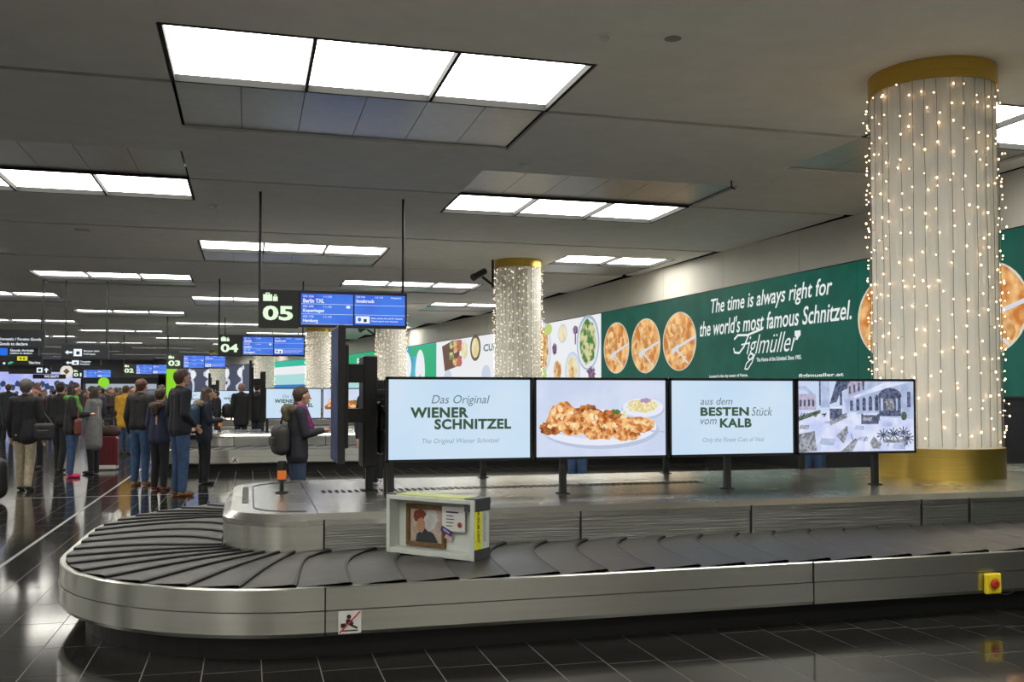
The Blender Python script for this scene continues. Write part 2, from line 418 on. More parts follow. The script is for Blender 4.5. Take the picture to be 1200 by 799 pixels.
# ================================================================== carousel
def front_pts():
    """outer and inner outline of the belt, traversed from the right front round the left end to the right back"""
    O = []; I = []
    def seg(n, fo, fi):
        for k in range(n): t = k/n; O.append(fo(t)); I.append(fi(t))
    XR = 10.6
    seg(66, lambda t: (XR+(0.42-XR)*t, 5.47), lambda t: (XR+(0.35-XR)*t, 6.73))
    seg(16, lambda t: (0.42-1.62*math.sin(t*PI/2), 7.09-1.62*math.cos(t*PI/2)), lambda t: (0.35-.52*math.sin(t*PI/2), 7.25-.52*math.cos(t*PI/2)))
    seg(7, lambda t: (-1.20, 7.09+1.11*t), lambda t: (-.17, 7.25+1.60*t))
    seg(21, lambda t: (0.90-2.1*math.cos(t*PI/2), 8.2+2.1*math.sin(t*PI/2)), lambda t: (0.45-.62*math.cos(t*PI/2), 8.85+.62*math.sin(t*PI/2)))
    seg(61, lambda t: (0.90+(XR-.9)*t, 10.30), lambda t: (0.45+(XR-.45)*t, 9.47))
    O.append((XR, 10.30)); I.append((XR, 9.47))
    return O, I
O_, I_ = front_pts(); NP_ = len(O_)
def at(L, u):
    u = max(0, min(NP_-1.001, u)); i = int(u); f = u-i
    return (L[i][0]*(1-f)+L[i+1][0]*f, L[i][1]*(1-f)+L[i+1][1]*f)
def offset_outline(L, d):
    R = []
    for i, (x, y) in enumerate(L):
        a = L[max(0, i-1)]; b = L[min(len(L)-1, i+1)]; tx, ty = b[0]-a[0], b[1]-a[1]; l = math.hypot(tx, ty)
        R.append((x+ty/l*d*-1, y-tx/l*d*-1))
    return R   # d > 0 moves outward for this traversal
def strip_solid(L, prof, i0, i1, m, capd=True):
    """sweep a profile [(outward offset, z)] along outline indices i0..i1"""
    mb = MB(); outs = {o: offset_outline(L, o) for o, z in prof}; k = len(prof); vs = []
    idx = list(range(i0, i1+1))
    for i in idx:
        for o, z in prof: vs.append((*outs[o][i], z))
    fs = []
    for a in range(len(idx)-1):
        for b in range(k):
            b2 = (b+1) % k; fs.append((a*k+b, a*k+b2, (a+1)*k+b2, (a+1)*k+b))
    fs.append(tuple(range(k-1, -1, -1))); fs.append(tuple((len(idx)-1)*k+b for b in range(k)))
    return mb.add(vs, fs, m)
def build_carousel():
    t = thing('baggage_carousel', 'large brushed steel baggage carousel with black plate belt, nearest the camera', 'baggage carousel')
    # skirt: two bands with a thin seam
    def ix(x, front=True): # index on the front straight for a world x
        return round((10.6-x)/(10.6-.42)*66)
    segs = [(0, ix(6.6)), (ix(6.6), ix(3.46)), (ix(3.46), 66), (66, 86), (86, 110), (110, 140), (140, NP_-1)]
    for n, (a, b) in enumerate(segs):
        prof = [(0,0.297),(0.0,0.418),(-0.005,0.424),(-0.035,0.424),(-0.035,0.297)]
        s1 = strip_solid(O_, prof, a, b, steel)
        prof = [(0.0,0.293),(-0.02,0.293),(-0.035,0.15),(-0.015,0.15)]
        o1 = s1.build('skirt_upper_panel', t, True)
        prof = [(-0.012,0.152),(0.004,0.175),(0.004,0.292),(-0.030,0.292),(-0.030,0.152)]
        strip_solid(O_, prof, a, b, steel).build('skirt_lower_panel', t, True)
    jm = MB()
    for a, b in segs[1:-1]:
        x, y = O_[a]; jm.box(x-.004, x+.004, y-.0055, y+.002, .15, .424, kick) if a <= 66 else None
    jm.build('skirt_joint', t)
    # kick plate
    strip_solid(O_, [(-0.16,0.0),(-0.16,0.2),(-0.2,0.2),(-0.2,0.0)], 0, NP_-1, kick).build('kick_plate', t)
    strip_solid(O_, [(-0.03,0.36),(-0.03,0.385),(-1.0,0.385),(-1.0,0.36)], 0, 60, kick)
    # belt bed under plates
    bed = MB(); vs = [(*p, .40) for p in offset_outline(O_, -0.02)]+[(*p, .40) for p in I_]; n = NP_
    bed.add(vs, [(i, i+1, n+i+1, n+i) for i in range(n-1)], kick); bed.build('belt_bed', t)
    # crescent plates
    oo = offset_outline(O_, -0.038); ii = offset_outline(I_, 0.012)
    pitch = 2.0; u = 1.0; V = 10
    sh = lambda v: (0.10*v+0.26*v**4)/0.154
    while u < NP_-3:
        mb = MB(); vs = []; US = 5
        for a in range(US):
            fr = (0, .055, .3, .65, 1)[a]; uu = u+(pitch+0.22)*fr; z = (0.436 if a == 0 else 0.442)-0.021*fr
            for b in range(V):
                v = b/(V-1); s = uu-sh(v)
                bulge = 0.006*math.sin(v*PI)
                po = at(oo, s); pi = at(ii, s)
                vs.append((po[0]*(1-v)+pi[0]*v, po[1]*(1-v)+pi[1]*v, z+bulge))
        m0 = len(vs)
        for b in range(V): x, y, z = vs[b]; vs.append((x, y, z-0.028))
        for b in range(V): x, y, z = vs[(US-1)*V+b]; vs.append((x, y, z-0.012))
        fs = [(a*V+b, a*V+b+1, (a+1)*V+b+1, (a+1)*V+b) for a in range(US-1) for b in range(V-1)]
        fs += [(b+1, b, m0+b, m0+b+1) for b in range(V-1)]
        mb.add(vs, fs, rubber); mb.mi(kick); mb.m = [1 if (i_ < V-1 or i_ >= (US-1)*(V-1)) else 0 for i_ in range(len(fs))]; mb.build('belt_plate', t, True)  # black leading strip and step paint in the shadow line between overlapping plates
        u += pitch
    # island wall panels (ribbed) with bevelled lip, seams measured from the photo
    XI = lambda x: round((10.6-x)/(10.6-.35)*66)
    isegs = [(0, XI(8.9)), (XI(8.9), XI(7.4)), (XI(7.4), XI(5.85)), (XI(5.85), XI(5.32)), (XI(5.32), XI(3.84)), (XI(3.84), XI(2.39)), (XI(2.39), XI(0.47)), (XI(0.47), 86), (86, 110), (110, 140), (140, NP_-1)]
    for a, b in isegs:
        o1 = strip_solid(I_, [(0,0.39),(0,0.60),(-0.03,0.60),(-0.03,0.39)], a, b, steel_d if a < 60 else steel).build('side_panel', t, True)
        # shrink ends a touch by the joint pieces
        strip_solid(I_, [(0.006,0.60),(0.006,0.635),(-0.05,0.678),(-0.07,0.678),(-0.07,0.60)], a, b, steel_t).build('lip', t, True)
    jm = MB()
    for a, b in isegs[1:7]+[isegs[7]]:
        x, y = I_[a]; jm.box(x-.006, x+.006, y-.009, y+.02, .40, .64, kick)
        if a < 45: jm.box(x+.007, x+.016, y-.010, y+.02, .40, .64, steel_t)
    jm.build('panel_joint', t)
    # stainless steel top: plates between seams
    inn = offset_outline(I_, -0.068)
    half = 96  # left most point of the left end
    xs = [-0.2, 0.47, 1.35, 2.39, 3.84, 5.32, 5.85, 7.4, 8.9, 10.6]
    def yfront(x): 
        r = .45; cx, cy = .35, 7.25
        if x >= cx: return cy-r
        return cy-math.sqrt(max(0, r*r-(x-cx)**2))
    def yback(x):
        r = .55; cx, cy = .45, 8.85
        if x >= cx: return cy+r
        return cy+math.sqrt(max(0, r*r-(x-cx)**2))
    for a, b in zip(xs, xs[1:]):
        a2 = max(a+.003, -0.098); b2 = b-.003; N = 14 if a < .47 else 2; vs = []
        for k in range(N+1):
            tt = k/N; x = a2+(b2-a2)*(tt**2 if a < .4 else tt)
            vs += [(x, yfront(x), .672), (x, yback(x), .672), (x, yfront(x), .677), (x, yback(x), .677)]
        fs = []
        for k in range(N):
            o = 4*k; fs += [(o+2, o+6, o+7, o+3), (o, o+4, o+6, o+2), (o+1, o+3, o+7, o+5)]
        fs += [(0, 2, 3, 1), (4*N, 4*N+1, 4*N+3, 4*N+2)]
        MB().add(vs, fs, steel_t).build('top_plate', t)
    # raised rounded end plate line and dark slot
    g = MB(); L = []
    for k in range(13): a = PI/2*k/12; L.append((0.40-.36*math.sin(a), 7.28-.36*math.cos(a)))
    for k in range(13): a = PI/2*k/12; L.append((0.46-.42*math.cos(a), 8.82+.42*math.sin(a)))
    L = [(3.0, 6.92)]+L+[(3.0, 9.24)]
    for p, q in zip(L[1:-1], L[2:-1]): g.tube((*p, .678), (*q, .678), .006, kick, n=4)
    g.build('end_plate_seam', t)
    g = MB()
    for k in range(16): y = 7.55+k*0.085; g.box(-.045, 0.005, y, y+.03, .676, .680, kick)
    g.build('vent_slot', t)['kind'] = 'stuff'
    g = MB()
    for k in range(64):
        x = .60+k*.055
        for q in range(2): g.box(x, x+.03, 8.18+q*.11, 8.26+q*.11, .676, .680, kick)
    g.build('vent_grille', t)['kind'] = 'stuff'
    return t
car = build_carousel()
def sticker(parent, x, y, z):
    f = Flat(lambda u, v, d: (x+u, y-.006-d*.0012, z+v))
    wh = mat('sticker_white', (.75,.75,.73), .5); bk = mat('ink_black', (.02,.02,.02), .5); rd = mat('ink_red', (.6,.03,.03), .5)
    f.rect(-.063, -.063, .063, .063, wh).ell(-.005, .030, .013, .013, bk, 1, 12).poly([(-.02,.018),(.012,.014),(.022,-.012),(.002,-.02),(-.022,-.005)], bk, 1)
    f.rect(-.05,-.03,-.02,-.005, bk, 1).poly([(.012,-.012),(.045,-.03),(.04,-.04),(.0,-.02)], bk, 1).rect(-.04,-.05,.045,-.043, bk, 1)
    f.stroke([(-.055,-.055),(.055,.055)], .008, rd, 2).build('warning_sticker', parent)
sticker(car, .555, 5.462, .228)
def estop(parent, x, y, z):
    o = MB().bbox(x-.062, x+.062, y-.03, y+.005, z-.068, z+.068, yellow, .008).build('stop_button_box', parent)
    MB().lathe([(.030,0),(.030,-.012),(.02,-.018),(0,-.019)], (x, y-.03, z), red, 20, axis='y').build('stop_button', o, True)
    g = MB().lathe([(.045,0),(.045,-.004),(.034,-.004)], (x, y-.03, z), mat('stop_yellow_ring', (.6,.42,.02), .5), 20, axis='y').build('collar', o, True)
estop(car, 4.86, 5.455, .222)
# cable loop by the stop button
g = MB(); P = [(4.98+.10*k/8, 5.62, .15-.035*math.sin(PI*k/8)) for k in range(9)]
P = [(4.96+.26*k/8, 5.58, .16-.05*math.sin(PI*k/8)) for k in range(9)]
for p, q in zip(P, P[1:]): g.tube(p, q, .004, mat('grey_cable', (.3,.3,.3), .5), n=5)
g.build('cable', car)

CARS = [(0,0)]
car2_offs = [(-.80, 13.9), (-2.2, 27.8), (-4.4, 41.0), (-7.4, 54.0)]
labs = ['second baggage carousel, behind the phone user in the dark parka', 'third baggage carousel, visible between the standing crowd and the 04 sign columns',
        'fourth baggage carousel far back in the hall', 'farthest baggage carousel at the end of the hall']
for (dx, dy), lb in zip(car2_offs, labs):
    c = copy_tree(car); c.location = (dx, dy, 0); c['label'] = lb
    for ch in list(c.children):
        if ch.name.startswith(('stop_button', 'cable')):
            for g2 in list(ch.children): bpy.data.objects.remove(g2)
            bpy.data.objects.remove(ch)
# later carousels meet the curved wall: cut their far right plates away
for o in list(bpy.data.objects):
    if o.parent and o.parent.name.startswith('baggage_carousel.') and o.name.startswith(('belt_plate', 'lip', 'side_panel', 'top_plate')):
        x = sum(v[0] for v in o.bound_box)/8
        if x+o.parent.location.x > wallx(8+o.parent.location.y)-0.3: bpy.data.objects.remove(o)

# ------------------------------------------------------------------ warning beacons
def beacon(x, y, z, lab):
    t = thing('warning_beacon', lab, 'beacon', (x, y, z))
    MB().lathe([(0,0),(.055,0),(.055,.012),(.022,.02)], (0,0,0), black, 20).build('foot', t, True)
    MB().tube((0,0,.015), (0,0,.10), .017, black, n=12).build('stem', t, True)
    MB().lathe([(0.017,.095),(.036,.105),(.036,.115)], (0,0,0), black, 20).build('socket', t, True)
    MB().lathe([(.034,.115),(.036,.12),(.036,.185),(.034,.19)], (0,0,0), emat('amber_lens', (.95,.22,.03), .55), 20).build('lens', t, True)
    MB().lathe([(.036,.19),(.037,.195),(.037,.262),(.030,.27),(0,.27)], (0,0,0), black, 20).build('cap', t, True)
beacon(.27, 8.25, .677, 'small amber warning beacon with black cap on the front carousel')
beacon(-.62, 22.3, .677, 'small amber warning beacon on the second carousel')
beacon(-2.05, 36.2, .677, 'tiny amber warning beacon on the third carousel')

# ================================================================== displays on the carousels
scr_bg = emat('screen_pale_blue', (.56,.74,.93), SCREEN_E, (.66,.80,.93), 1.6, .3, .7)
tx_green = emat('screen_text_green', (.045,.11,.055), .8); tx_grey = emat('screen_text_grey', (.16,.24,.26), .8); tx_soft = emat('screen_text_soft', (.30,.42,.50), .8)
crust = emat('print_crust', (.55,.16,.03), SCREEN_E, (.98,.58,.24), 22, .40, .60)
crust_h = emat('print_crust_light', (.95,.60,.25), SCREEN_E, (1.0,.82,.52), 30, .4, .6)
crust_d = emat('print_crust_dark', (.22,.05,.01), SCREEN_E, (.65,.22,.05), 24, .40, .6)
pl_w = emat('print_plate_white', (.82,.86,.97), SCREEN_E); pl_s = emat('print_plate_shade', (.50,.56,.75), SCREEN_E); pl_t = emat('print_table', (.60,.68,.88), SCREEN_E, (.68,.75,.92), 3, .4, .6)
potato = emat('print_potato', (.75,.62,.25), SCREEN_E, (.93,.85,.55), 40, .4, .6); parsley = emat('print_parsley', (.05,.22,.04), SCREEN_E); onion = emat('print_onion', (.45,.30,.50), SCREEN_E)
def content_text1(f):
    f.rect(-.56, -.315, .56, .315, scr_bg)
    f.text('Das Original', -.228, .103, .46, .088, tx_grey, 1, 0, .25)
    f.text('WIENER', -.392, .011, .455, .083, tx_green, 1, .042, 0, 1.08).text('SCHNITZEL', -.205, -.081, .61, .083, tx_green, 1, .042, 0, 1.08)
    f.text('The Original Wiener Schnitzel', -.30, -.200, .61, .048, tx_soft, 1, 0, .25)
def content_text2(f):
    f.rect(-.575, -.315, .575, .315, scr_bg)
    f.text('aus dem', -.305, .108, .30, .060, tx_grey, 1, 0, .25).text('BESTEN', -.305, .012, .455, .075, tx_green, 1, .042, 0, 1.08)
    f.text('Stück', .175, .012, .20, .075, tx_grey, 1, 0, .25).text('vom', -.305, -.060, .15, .045, tx_grey, 1, 0, .25).text('KALB', -.125, -.088, .30, .078, tx_green, 1, .042, 0, 1.08)
    f.text('Only the Finest Cuts of Veal', -.285, -.222, .58, .050, tx_soft, 1, 0, .25)
def content_food(f):
    f.rect(-.56, -.315, .56, .315, pl_t)
    f.ell(.0, -.10, .50, .155, pl_s, 1).ell(-.02, -.075, .50, .15, pl_w, 2).ell(-.02, -.06, .43, .11, emat('print_plate_mid', (.66,.72,.90), SCREEN_E), 3)
    f.ell(.36, .07, .19, .085, pl_s, 1).ell(.36, .085, .18, .08, pl_w, 2).ell(.355, .10, .14, .055, potato, 3, jit=.1).ell(.38, .145, .05, .02, onion, 4, jit=.2)
    f.ell(-.43, -.08, .10, .055, crust_d, 4, jit=.15, seed=3).ell(-.33, .01, .14, .12, crust, 5, jit=.12, seed=4).ell(-.25, -.07, .13, .07, crust, 6, jit=.15, seed=5)
    f.ell(-.12, .02, .13, .09, crust_d, 5, jit=.15, seed=6).ell(-.10, .0, .12, .08, crust, 6, jit=.2, seed=7).ell(-.02, -.08, .18, .10, crust, 7, jit=.12, seed=8)
    f.ell(.07, .02, .11, .05, crust_d, 7, jit=.2, seed=9).ell(.20, -.09, .14, .10, crust, 8, jit=.12, seed=10).ell(.34, -.06, .12, .07, crust, 9, jit=.12, seed=11)
    rg = random.Random(4)
    for (cx, cy, a, b) in ((-.33,.01,.12,.10),(-.25,-.07,.11,.05),(-.10,.0,.10,.07),(-.02,-.08,.15,.08),(.20,-.09,.12,.08),(.34,-.06,.10,.055),(-.43,-.08,.08,.04)):
        for k in range(9):
            t = rg.uniform(0, 2*PI); q = rg.uniform(.1, .9); top = math.sin(t) > -.1
            f.ell(cx+a*q*math.cos(t), cy+b*q*math.sin(t), rg.uniform(.010,.032), rg.uniform(.008,.022), crust_h if top else crust_d, 9, 9, rot=rg.uniform(0,3), jit=.3, seed=k)
    f.ell(.28, -.12, .06, .04, crust_d, 8, jit=.2, seed=12).ell(.125, .05, .03, .022, parsley, 9, jit=.2).poly([(.15,.0),(.21,.0),(.20,.07)], potato, 10)
    f.stroke([(.43,-.11),(.56,-.12)], .012, pl_s, 4)
def content_street(f):
    e = lambda n, c, c2=None, s=20: emat('street_'+n, c, SCREEN_E, c2, s)
    sky = e('sky', (.60,.70,.92)); snow = e('snow', (.55,.62,.92), (.78,.82,.98), 6); wall_ = e('wall', (.38,.46,.68), (.52,.60,.82), 9); dk = e('dark', (.04,.05,.10), (.14,.17,.28), 40)
    brn = e('bench', (.16,.17,.20), (.42,.44,.50), 40); grn = e('hedge', (.03,.06,.04), (.14,.20,.14), 50); pink = e('pink_house', (.40,.36,.50), (.55,.50,.66), 30)
    f.rect(-.575, -.315, .575, .315, snow).rect(-.575, .05, .575, .315, sky, 1)
    f.rect(-.575, .06, -.40, .20, pink, 2).poly([(-.575,.24),(-.50,.23),(-.42,.16),(-.42,.20),(-.5,.27),(-.575,.27)], wall_, 3)
    for k in range(4): f.rect(-.56+k*.04, .09, -.54+k*.04, .15, dk, 4)
    f.rect(-.36, .08, -.27, .315, wall_, 2).rect(-.37,.10,-.355,.315, dk, 3)
    f.poly([(-.27,.11),(-.20,.315),(-.06,.315),(-.09,.25),(-.16,.22),(-.20,.13)], dk, 4).rect(-.17,.10,-.145,.24, dk, 4)
    f.poly([(-.10,.03),(-.14,.20),(-.06,.315),(.575,.315),(.575,-.03)], wall_, 3)
    f.poly([(-.09,.28),(-.06,.315),(.09,.315),(.03,.22),(-.09,.17)], pink, 4)
    for k in range(4): f.rect(-.08+k*.045, .20+k*.012, -.06+k*.045, .27+k*.014, dk, 5)
    f.poly([(-.03,.16),(.575,.33),(.575,.315),(.30,.315),(-.03,.18)], snow, 5)
    for k in range(5):
        x = -.07+k*.062; f.rect(x, .05, x+.030+.002*k, .13+.012*k, dk, 5).ell(x+.015+.001*k, .13+.012*k, .015, .016, dk, 5, 12)
    f.rect(.22, .00, .44, .17, dk, 6).ell(.33, .17, .12, .085, dk, 6, 20, t0=0, t1=PI).rect(.235, .05, .26, .16, wall_, 7).rect(.285,.05,.37,.155, brn, 7).rect(.39,.05,.41,.16, wall_, 7)
    f.rect(.505, .08, .54, .22, dk, 6)
    f.poly([(-.575,.0),(-.40,.05),(-.36,.06),(-.36,.03),(-.575,-.04)], grn, 5)
    f.rect(-.27, .0, -.15, .07, dk, 6).rect(-.26,.07,-.13,.085, snow, 7).poly([(-.27,-.08),(-.10,-.01),(-.10,.03),(-.27,.0)], brn, 6)
    f.rect(.04, -.07, .22, .02, dk, 6).rect(.06,.01,.20,.03, snow, 7).ell(.47, 0, .03, .04, grn, 7)
    f.poly([(.20,-.12),(.48,-.12),(.50,-.04),(.22,-.02)], snow, 8).poly([(-.20,-.08),(-.06,-.03),(.02,-.05),(.02,-.14),(-.20,-.16)], snow, 7)
    f.poly([(-.21,-.17),(-.10,-.08),(-.09,-.16),(-.14,-.24)], brn, 8)
    f.poly([(-.14,-.25),(-.10,-.15),(.20,-.12),(.14,-.30),(-.02,-.30)], snow, 9)
    f.poly([(-.575,-.13),(-.42,-.12),(-.40,-.30),(-.575,-.315)], brn, 8).poly([(-.575,-.06),(-.40,-.03),(-.38,-.12),(-.575,-.15)], snow, 9)
    f.poly([(-.17,-.315),(-.02,-.19),(.0,-.22),(-.06,-.315)], brn, 10)
    for (cx, cy) in ((.26,-.17),(.36,-.16),(.46,-.15),(.50,-.20)):
        for a in range(5):
            t = a*PI/5+.3; f.stroke([(cx-.065*math.cos(t), cy-.055*math.sin(t)), (cx+.065*math.cos(t), cy+.055*math.sin(t))], .010, dk, 10)
    rg = random.Random(9)
    for (cx, cy, a, c_) in ((-.22,.0,.05,dk),(-.06,.02,.05,snow),(.10,-.02,.05,brn),(-.30,-.05,.03,wall_),(-.52,-.09,.05,brn),(.02,-.10,.05,wall_),(.30,-.07,.05,wall_),(.42,-.27,.07,wall_),(-.30,-.22,.08,wall_),(.06,-.20,.05,wall_),(.52,-.27,.05,snow),(-.33,.02,.02,dk)):
        f.poly([(cx-a,cy-a*.3),(cx+a*.8,cy-a*.45),(cx+a,cy+a*.3),(cx-a*.7,cy+a*.4)], c_, 9)
    for k in range(14):
        x = rg.uniform(-.12,.56); y = rg.uniform(-.28,-.02); t = rg.uniform(.4,2.6); f.stroke([(x,y),(x+.05*math.cos(t),y+.05*math.sin(t))], .007, dk, 10)
    for k in range(10):
        x = rg.uniform(-.56,-.30); f.stroke([(x,.0),(x+.02,.03)], .008, grn, 6)
    f.rect(.26,-.24,.50,-.21, brn, 11).poly([(.12,-.24),(.16,-.18),(.24,-.25),(.22,-.29),(.15,-.29)], brn, 11)
def display(x0, x1, y, content, lab, legx, zb=.677, z0=.962, z1=1.64, flip=False, grp=None):
    xc = (x0+x1)/2; t = thing('display_screen', lab, 'display', (xc, y, zb), PI if flip else 0, grp)
    hw = (x1-x0)/2-.004; zc = (z0+z1)/2-zb; hh = (z1-z0)/2
    MB().bbox(-hw, hw, 0, .075, zc-hh, zc+hh, black, .006).build('housing', t)
    MB().bbox(-hw*.55, hw*.55, .075, .11, zc-hh*.5, zc+hh*.6, black, .01).build('rear_cover', t)
    b = MB()
    for (a0, a1, c0, c1) in ((-hw, hw, zc+hh-.022, zc+hh), (-hw, hw, zc-hh, zc-hh+.022), (-hw, -hw+.018, zc-hh, zc+hh), (hw-.018, hw, zc-hh, zc+hh)): b.box(a0, a1, -.012, .001, c0, c1, black)
    b.build('bezel', t)
    f = Flat(lambda u, v, d: (u*(hw-.016)/.56*(1 if content in (content_text1, content_food) else .974), -.002-.0007*d, zc+v*(hh-.02)/.315))
    content(f); f.build('screen_picture', t)
    if legx is not None:
        lx = (legx-xc)*(-1 if flip else 1)
        MB().bbox(lx-.028, lx+.028, .02, .07, .008, zc-hh+.02, blackm, .004).build('leg', t)
        MB().bbox(lx-.05, lx+.05, .0, .09, 0, .01, blackm, .003).build('foot_plate', t)
DX = [(1.04,2.245),(2.255,3.45),(3.46,4.675),(4.685,5.93)]
dl = ['leftmost display reading Wiener Schnitzel in green letters', 'display showing fried schnitzel pieces on a white plate', 'display with green words Besten Kalb on pale blue', 'rightmost display showing a snowy street with cafe tables']
for (a, b), c, l, lx in zip(DX, (content_text1, content_food, content_text2, content_street), dl, (1.085, 2.52, 4.03, 5.52)):
    display(a, b, 7.56, c, l, lx, grp='front row of carousel displays')
def content_plain(f): f.rect(-.575, -.315, .575, .315, scr_bg)
for (a, b), lx, l in zip(DX, (1.15, 2.24, 4.2, 5.8), ('back to back display behind the Wiener Schnitzel screen, seen from its black rear', 'display behind the schnitzel plate screen, only its leg showing',
        'display behind the Besten Kalb screen, only its leg showing', 'display behind the snowy street screen, only its leg showing')):
    display(a, b, 9.30, content_plain, l, lx, flip=True, grp='rear row of carousel displays')
def portrait(x, y0, y1, z0, z1, zb, lab):
    t = thing('portrait_display', lab, 'display', (x, (y0+y1)/2, zb), 0)
    h = (y1-y0)/2; a, b = z0-zb, z1-zb
    MB().bbox(0, .06, -h, h, a, b, black, .006).build('housing', t)
    f = Flat(lambda u, v, d: (-.002-.001*d, -u, v)); f.rect(-h+.02, a+.02, h-.02, b-.02, emat('portrait_picture', (.012,.02,.06), .8, (.03,.05,.12), 3)); f.build('screen_picture', t)
    MB().bbox(.06, .10, -h*.6, h*.6, a+.12, b-.15, black, .01).build('rear_cover', t)
    MB().bbox(.10, .25, -.06, .06, (a+b)/2+.10, (a+b)/2+.26, blackm).build('arm', t); MB().bbox(.10, .25, -.06, .06, (a+b)/2-.24, (a+b)/2-.12, blackm).build('arm', t)
    MB().bbox(.24, .36, -.05, .30, .20, b-.24, blackm, .01).build('mounting_post', t)
    MB().bbox(.27, .33, .0, .06, .0, .3, blackm, .004).build('leg', t)
    MB().bbox(.24, .36, -.04, .10, .0, .01, blackm, .003).build('foot_plate', t)
portrait(.70, 7.92, 8.62, .93, 2.07, .677, 'tall black portrait display seen edge-on, left of the text display')
# bracket frame between the two rows, left end
t = thing('mounting_frame', 'black steel mounting frame with rails and cables left of the text display', 'frame', (1.13, 8.85, .677))
MB().bbox(-.02, .04, .20, .26, 0, .98, blackm, .003).build('post', t)
MB().bbox(-.02, .04, -.70, -.64, 0, .95, blackm, .003).build('post', t)
for z in (.84, .50, .70): MB().bbox(-.04, .05, -.95, .30, z-.025, z+.025, blackm, .004).build('rail', t)
g = MB()
for k in range(5):
    P = [(.06+.01*k, -.5+.12*k+.05*math.sin(j+k), .85-.06*j) for j in range(7)]
    for p, q in zip(P, P[1:]): g.tube(p, q, .008, black, n=5)
g.build('cables', t)
MB().bbox(-.045, .03, -.35, .0, .78, .84, mat('bracket_zinc', (.35,.36,.38), .4, .8), .004).build('bracket', t)
MB().bbox(-.045, .03, -.45, -.1, .45, .49, mat('bracket_zinc', (.35,.36,.38), .4, .8), .004).build('bracket', t)
MB().bbox(-.05, .02, -.55, .25, .30, .76, black, .02).build('player_box', t)
# displays on second and third carousels
for (dx, dy), nm in zip(car2_offs[:3], ('second', 'third', 'fourth')):
    for k, (a, b) in enumerate(DX):
        display(a+dx+.1, b+dx+.1, 7.56+dy, (content_text1, content_food, content_text2, content_street)[k],
                ('leftmost', 'second from left', 'third from left', 'rightmost')[k]+' display on the %s carousel' % nm, (1.085,2.52,4.03,5.52)[k]+dx+.1, grp='displays on the %s carousel' % nm)
    portrait(.70+dx+.1, 7.92+dy, 8.62+dy, .93, 2.25, .677, 'narrow edge-on portrait display on the %s carousel' % nm)

# ================================================================== display case on the belt
ang = math.atan2(-.54, .49)
t = thing('display_case', 'white framed advertising case with a picture, lying on the front carousel belt', 'display case', (.90, 6.50, .440), ang)
t.rotation_euler = (0, 0, ang)
cw, chh, cd = .72, .385, .175
white_c = mat('case_white', (.62,.66,.62), .45, var=.05); case_in = mat('case_interior', (.60,.64,.60), .6); grey_b = mat('corner_grey', (.055,.06,.065), .5)
ytape = mat('yellow_tape', (.80,.78,.03), .5, var=.1, scale=40); lime = mat('lime_top', (.50,.55,.16), .5, var=.08)
MB().box(0, cw, cd-.01, cd, 0, chh, white_c).build('back_panel', t)
for nm, a in (('side_wall', (0,.03,0,cd-.01,0,chh)), ('side_wall', (cw-.03,cw,0,cd-.01,0,chh)), ('bottom_wall', (.03,cw-.03,0,cd-.01,0,.035)), ('top_wall', (.03,cw-.03,0,cd-.01,chh-.03,chh))):
    MB().bbox(*a, white_c, .003).build(nm, t)
MB().box(.031, cw-.031, .10, .11, .036, chh-.031, case_in).build('inner_panel', t)
for nm, a, m in (('corner_block', (cw-.085,cw+.006,.012,cd+.006,chh-.075,chh+.008), grey_b), ('corner_block', (cw-.03,cw+.006,.003,cd+.006,-.006,.07), grey_b), ('corner_block', (-.006,.07,.012,cd+.006,chh-.02,chh+.008), grey_b),
                 ('yellow_strip', (cw,cw+.004,.008,.085,.07,chh-.075), ytape), ('top_cover', (.07,cw-.085,.02,cd-.004,chh,chh+.007), lime)):
    MB().bbox(*a, m, .0015).build(nm, t)
f = Flat(lambda u, v, d: (cw+.0045+.0006*d, .0465+v, .225+u)); f.text('WIEN MUSEUM', -.11, -.014, .20, .026, mat('ink_dark', (.03,.03,.02), .5), 1, .02); f.build('side_lettering', t)
f = Flat(lambda u, v, d: (cw+.0035+.0006*d, .12+v, .225+u)); f.text('BESUCHEN', -.11, -.010, .18, .018, mat('ink_grey', (.25,.27,.27), .5), 1, .02); f.build('side_lettering', t)
# picture (plain generic stand-in) in a brown frame
pf = MB(); bro = mat('frame_bronze', (.17,.10,.035), .4, .2, var=.2, scale=30)
px0, px1, pz0, pz1 = .105, .435, .045, .325
for a in ((px0,px1,pz0,pz0+.03),(px0,px1,pz1-.03,pz1),(px0,px0+.03,pz0+.03,pz1-.03),(px1-.03,px1,pz0+.03,pz1-.03)): pf.bbox(a[0],a[1],.075,.10,a[2],a[3],bro,.006)
pfo = pf.build('picture_frame', t)
f = Flat(lambda u, v, d: (.27+u, .094-.0006*d, .185+v)); cv = mat('canvas_beige', (.45,.36,.30), .7, var=.15, scale=25)
f.rect(-.135,-.11,.135,.11, cv).ell(-.055,.06,.055,.045, mat('patch_russet', (.20,.035,.02), .7, var=.3, scale=30), 1, jit=.08).poly([(-.09,-.11),(-.08,-.06),(-.02,-.02),(.06,-.05),(.10,-.11)], mat('patch_dark', (.03,.035,.045), .7), 2)
f.ell(.035,.035,.055,.075, mat('patch_pale', (.50,.50,.50), .7, var=.15, scale=25), 2, jit=.08, rot=-.4).ell(-.045,.0,.035,.05, mat('patch_ochre', (.45,.24,.14), .7), 3, jit=.1); f.build('canvas', pfo)
f = Flat(lambda u, v, d: (.50+u, .070-.0008*d, .245+v))
MB().box(.415, .60, .072, .076, .165, .325, white_p).build('info_card', t)
ik = mat('ink_navy', (.04,.05,.12), .5)
for k, (wd, hh) in enumerate(((.10,.009),(.06,.006),(.065,.006),(.06,.006),(.05,.006))): f.rect(-.05, .04-k*.022, -.05+wd, .04-k*.022+hh, ik, 1)
